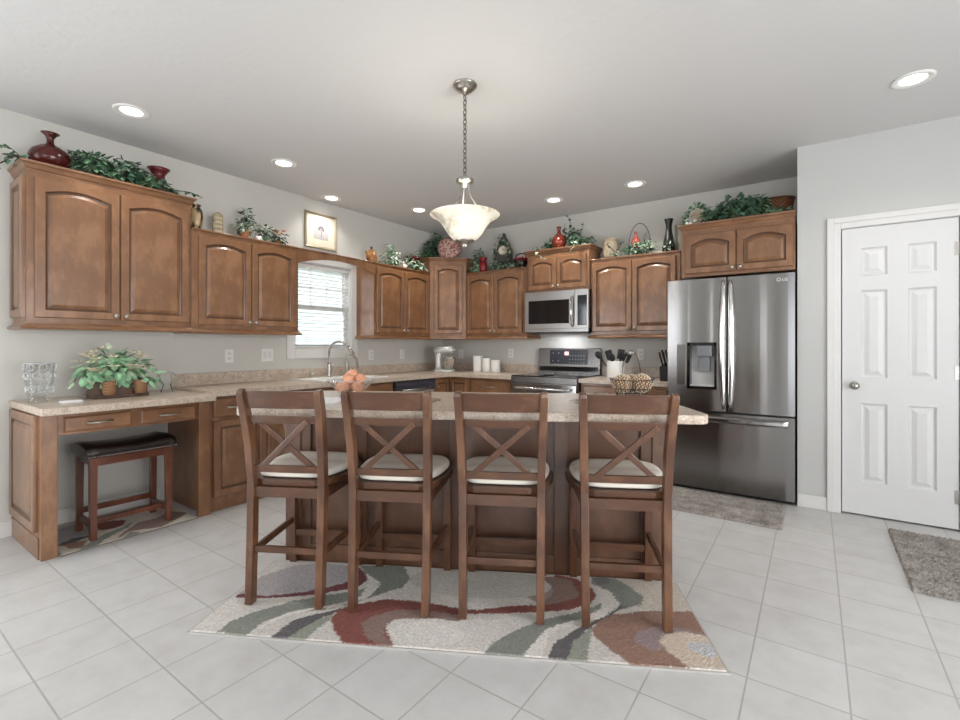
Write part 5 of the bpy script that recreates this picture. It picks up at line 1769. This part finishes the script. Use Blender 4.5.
MB().lathe([(.045, .03), (.05, .034), (.068, .06), (.086, .11), (.092, .165), (.095, .172), (.090, .172), (.08, .11), (.05, .05)], 32, (.065, 0, 0)).build('bowl', M['chrome'], t)
MB().tube([(.065, -.086, .15), (.065, -.12, .145), (.065, -.122, .10), (.065, -.075, .085)], .006, 8).build('bowl_handle', M['chrome'], t)
MB().tube([(.065, 0, .22), (.065, 0, .13)], .010, 8).build('beater_shaft', M['nickel'], t)

CAN = lambda r, h_: [(r * .97, 0), (r, .006), (r, h_ - .022), (r * .98, h_ - .020)]
for x, r, h_, lb in ((-3.470, .064, .200, 'tallest of the three white canisters, nearest the mixer'), (-3.335, .060, .172, 'middle of the three white canisters on the back worktop'), (-3.207, .057, .150, 'shortest of the three white canisters, nearest the range')):
    t = thing('canister', lb, 'canister', (x, 4.885, CT), 0, 'white ceramic canisters')
    MB().lathe(CAN(r, h_), 32, cap1=True).build('body', M['white_ceramic'], t)
    MB().lathe([(r, h_ - .020), (r * 1.02, h_ - .018), (r * 1.02, h_ - .004), (r * .9, h_), (.001, h_)], 32).build('lid', M['white_ceramic'], t)

t = thing('utensil_crock', 'white ceramic crock standing beside the range', 'crock', (-1.612, 4.64, CT))
MB().lathe([(.084, 0), (.088, .006), (.088, .165), (.084, .172), (.078, .172), (.077, .02), (.001, .02)], 36).build('body', M['white_ceramic'], t)
ut = [(-.045, -.03, -.16, -.05, .30, 'spoon', 'spoon leaning far left'), (-.03, .03, -.085, .05, .305, 'spatula', 'slotted spatula leaning left'), (-.01, -.04, -.02, -.07, .285, 'spoon', 'serving spoon upright near the middle'), (.02, .03, .035, .05, .315, 'spatula', 'tall spatula just right of the middle'), (.04, -.03, .075, -.05, .30, 'spoon', 'ladle leaning right'), (.045, .02, .105, .03, .280, 'spatula', 'turner leaning to the right edge')]
for i, (a, b, c, e, z, k, lb) in enumerate(ut):
    t = thing('kitchen_' + k, 'black kitchen ' + lb + ' of the white crock', 'utensil', (-1.612, 4.64, CT + .021), 0, 'black utensils in the crock')
    p0, p1 = Vector((a * .4, b * .4, .002)), Vector((c * 1.1, e, z - .066))
    dd = (p1 - p0).normalized()
    MB().tube([p0, p1 - dd * .07], .006, 8).build('handle', M['black_matt'], t)
    m = MB()
    if k == 'spoon':
        m.ball((0, 0, 0), .034, .012, .045, 12, 8)
    else:
        m.prism(rounded([(-.032, -.05), (.032, -.05), (.036, .05), (-.036, .05)], .012, 3), 'y', -.004, .004)
    q = Vector((0, 0, 1)).rotation_difference(dd)
    m.v = [tuple(q @ Vector(v_) + p1 - dd * .03) for v_ in m.v]
    m.build('head', M['black_matt'], t)
t = thing('kitchen_whisk', 'steel serving spoon leaning far right in the white crock', 'utensil', (-1.612, 4.64, CT + .021))
MB().tube([(.03, -.03, .002), (.13, -.05, .205)], .005, 8).ball((.165, -.056, .235), .04, .012, .022, 12, 8).build('shaft', M['nickel'], t)
t['label'] = 'pale steel spoon leaning far right in the white crock'; t.name = 'serving_spoon'

t = thing('knife_block', 'dark knife block with black handles against the refrigerator side', 'knife block', (-1.105, 4.60, CT), -.2)
MB().prism([(-.07, 0), (.07, 0), (.045, .17), (-.085, .13)], 'x', -.045, .045).build('block', M['black_matt'], t, .004)
for i in range(3):
    for j in range(2):
        x = -.026 + i * .026
        y = -.04 + j * .05
        z = .145 + j * .02
        MB().tube([(x, y, z - .02), (x + (i - 1) * .006, y - .035, z + .06), (x + (i - 1) * .012, y - .055, z + .12)], [.008, .009, .011], 8).build('knife_handle', M['black_matt'] if (i + j) % 2 else M['dark_bronze'], t)

# ------------------------------------------------------------------ on the island
IT = ITOP
px, py, _ = IW(-1.105, 2.745)
t = thing('glass_fruit_bowl', 'clear glass bowl of peaches on the left end of the island', 'bowl', (px, py, IT))
MB().lathe([(.055, 0), (.06, .006), (.095, .035), (.125, .07), (.138, .085), (.134, .086), (.120, .07), (.09, .04), (.05, .012), (.001, .011)], 40).build('body', M['glass'], t)
MB().tube([(.136 * math.cos(a * PI / 18), .136 * math.sin(a * PI / 18), .086) for a in range(36)], .003, 6, True).build('rim', M['etched'], t)
PE = [(-.060, -.02, .046, 'at the left front'), (.012, -.062, .046, 'nearest the stools'), (.064, -.005, .048, 'at the right'), (.005, .060, .046, 'at the back'), (.0, .0, .046, 'at the bottom centre'),
      (-.034, .012, .098, 'upper left of the pile'), (.018, -.030, .092, 'upper front of the pile'), (.052, .030, .096, 'upper right of the pile'), (.008, .006, .122, 'on the very top of the pile')]
t0 = None
for dx, dy, z, lb in PE:
    lab = 'orange pink peach in the glass bowl, ' + lb
    if t0 is None:
        t0 = thing('peach', lab, 'fruit', (px + dx, py + dy, IT + z), 0, 'peaches in the glass bowl')
        L = []
        for k in range(13):
            th = PI * k / 12
            r, zz_ = .034 * max(math.sin(th), .02), -.031 * math.cos(th)
            L.append([(r * math.cos(a * PI / 12) * (1 - .10 * math.exp(-((a - 12) / 1.6) ** 2)), r * math.sin(a * PI / 12), zz_) for a in range(24)])
        MB().loft(L, True, True, True, True).build('flesh', M['peach'], t0)
        MB().tube([(0, 0, .027), (.002, 0, .035)], .002, 5).build('stem', M['stem'], t0)
    else:
        dup(t0, (px + dx, py + dy, IT + z), lab, dx * 40)
t = thing('magazine', 'white open magazine lying on the left end of the island top', 'magazine', IW(-1.13, 2.40, IT), ISA + .15)
MB().box(-.105, .105, -.14, .14, .0, .004).build('pages', M['paper'], t)
MB().box(-.08, .0, -.10, .02, .004, .0045).build('printed_photo', plain('print_blue_grey', S(190, 198, 214), .6), t)
for u, v, lb in ((-.605, 2.36, 'round clear glass place plate between the second and third stool backs'), (.300, 2.40, 'round clear glass place plate behind the rightmost stool back')):
    tag(MB().lathe([(.07, 0), (.075, .002), (.128, .014), (.130, .017), (.126, .017), (.075, .006), (.001, .006)], 44).build('glass_place_plate', M['glass'], None, 0, IW(u, v, IT)), lb, 'plate', 'glass place plates on the island')
t = thing('wire_bowl', 'openwork dark wire basket with thin arched handle on the right of the island', 'basket', IW(.548, 2.80, IT), ISA)
m = MB()
for z, r in ((.003, .075), (.012, .085), (.05, .10), (.10, .118)):
    m.tube([(r * math.cos(a * PI / 16), r * math.sin(a * PI / 16), z) for a in range(32)], .0025, 5, True)
for a in range(24):
    q = a * PI / 12
    pp = [(.075, .003), (.10, .05), (.118, .10), (.126, .108)]
    m.tube([(r * math.cos(q), r * math.sin(q), z) for r, z in pp], .0018, 4)
for a in range(8):
    q = a * PI / 4
    m.tube([(0, 0, .003), (.075 * math.cos(q), .075 * math.sin(q), .003)], .002, 4)
m.build('wire_frame', M['iron'], t)
MB().tube([(.070 * math.cos(a * PI / 18), .093 * math.cos(a * PI / 18), .10 + .165 * math.sin(a * PI / 18)) for a in range(19)], .0014, 6).build('handle', M['iron'], t)
bx, by, _ = IW(.548, 2.80)
rn = random.Random(2)
for dx, dy, z, lb in ((-.042, -.034, .076, 'pale seed-covered ball at the left in the wire basket'), (.056, .006, .080, 'pale seed-covered ball at the right in the wire basket'), (-.020, .066, .072, 'pale seed-covered ball at the back of the wire basket')):
    m = MB().ball((0, 0, 0), .052, .052, .052, 20, 12)
    m.cur = 1
    for i in range(150):
        z_ = 1 - 2 * (i + .5) / 150
        a = i * 2.39996
        r = math.sqrt(1 - z_ * z_)
        m.ball((.053 * r * math.cos(a), .053 * r * math.sin(a), .053 * z_), .0046, .0046, .0046, 6, 4)
    tag(m.build('decorative_ball', [M['ball_core'], M['ivory_ball']], None, 0, (bx + dx, by + dy, IT + z)), lb, 'ornament', 'decorative balls in the wire basket')
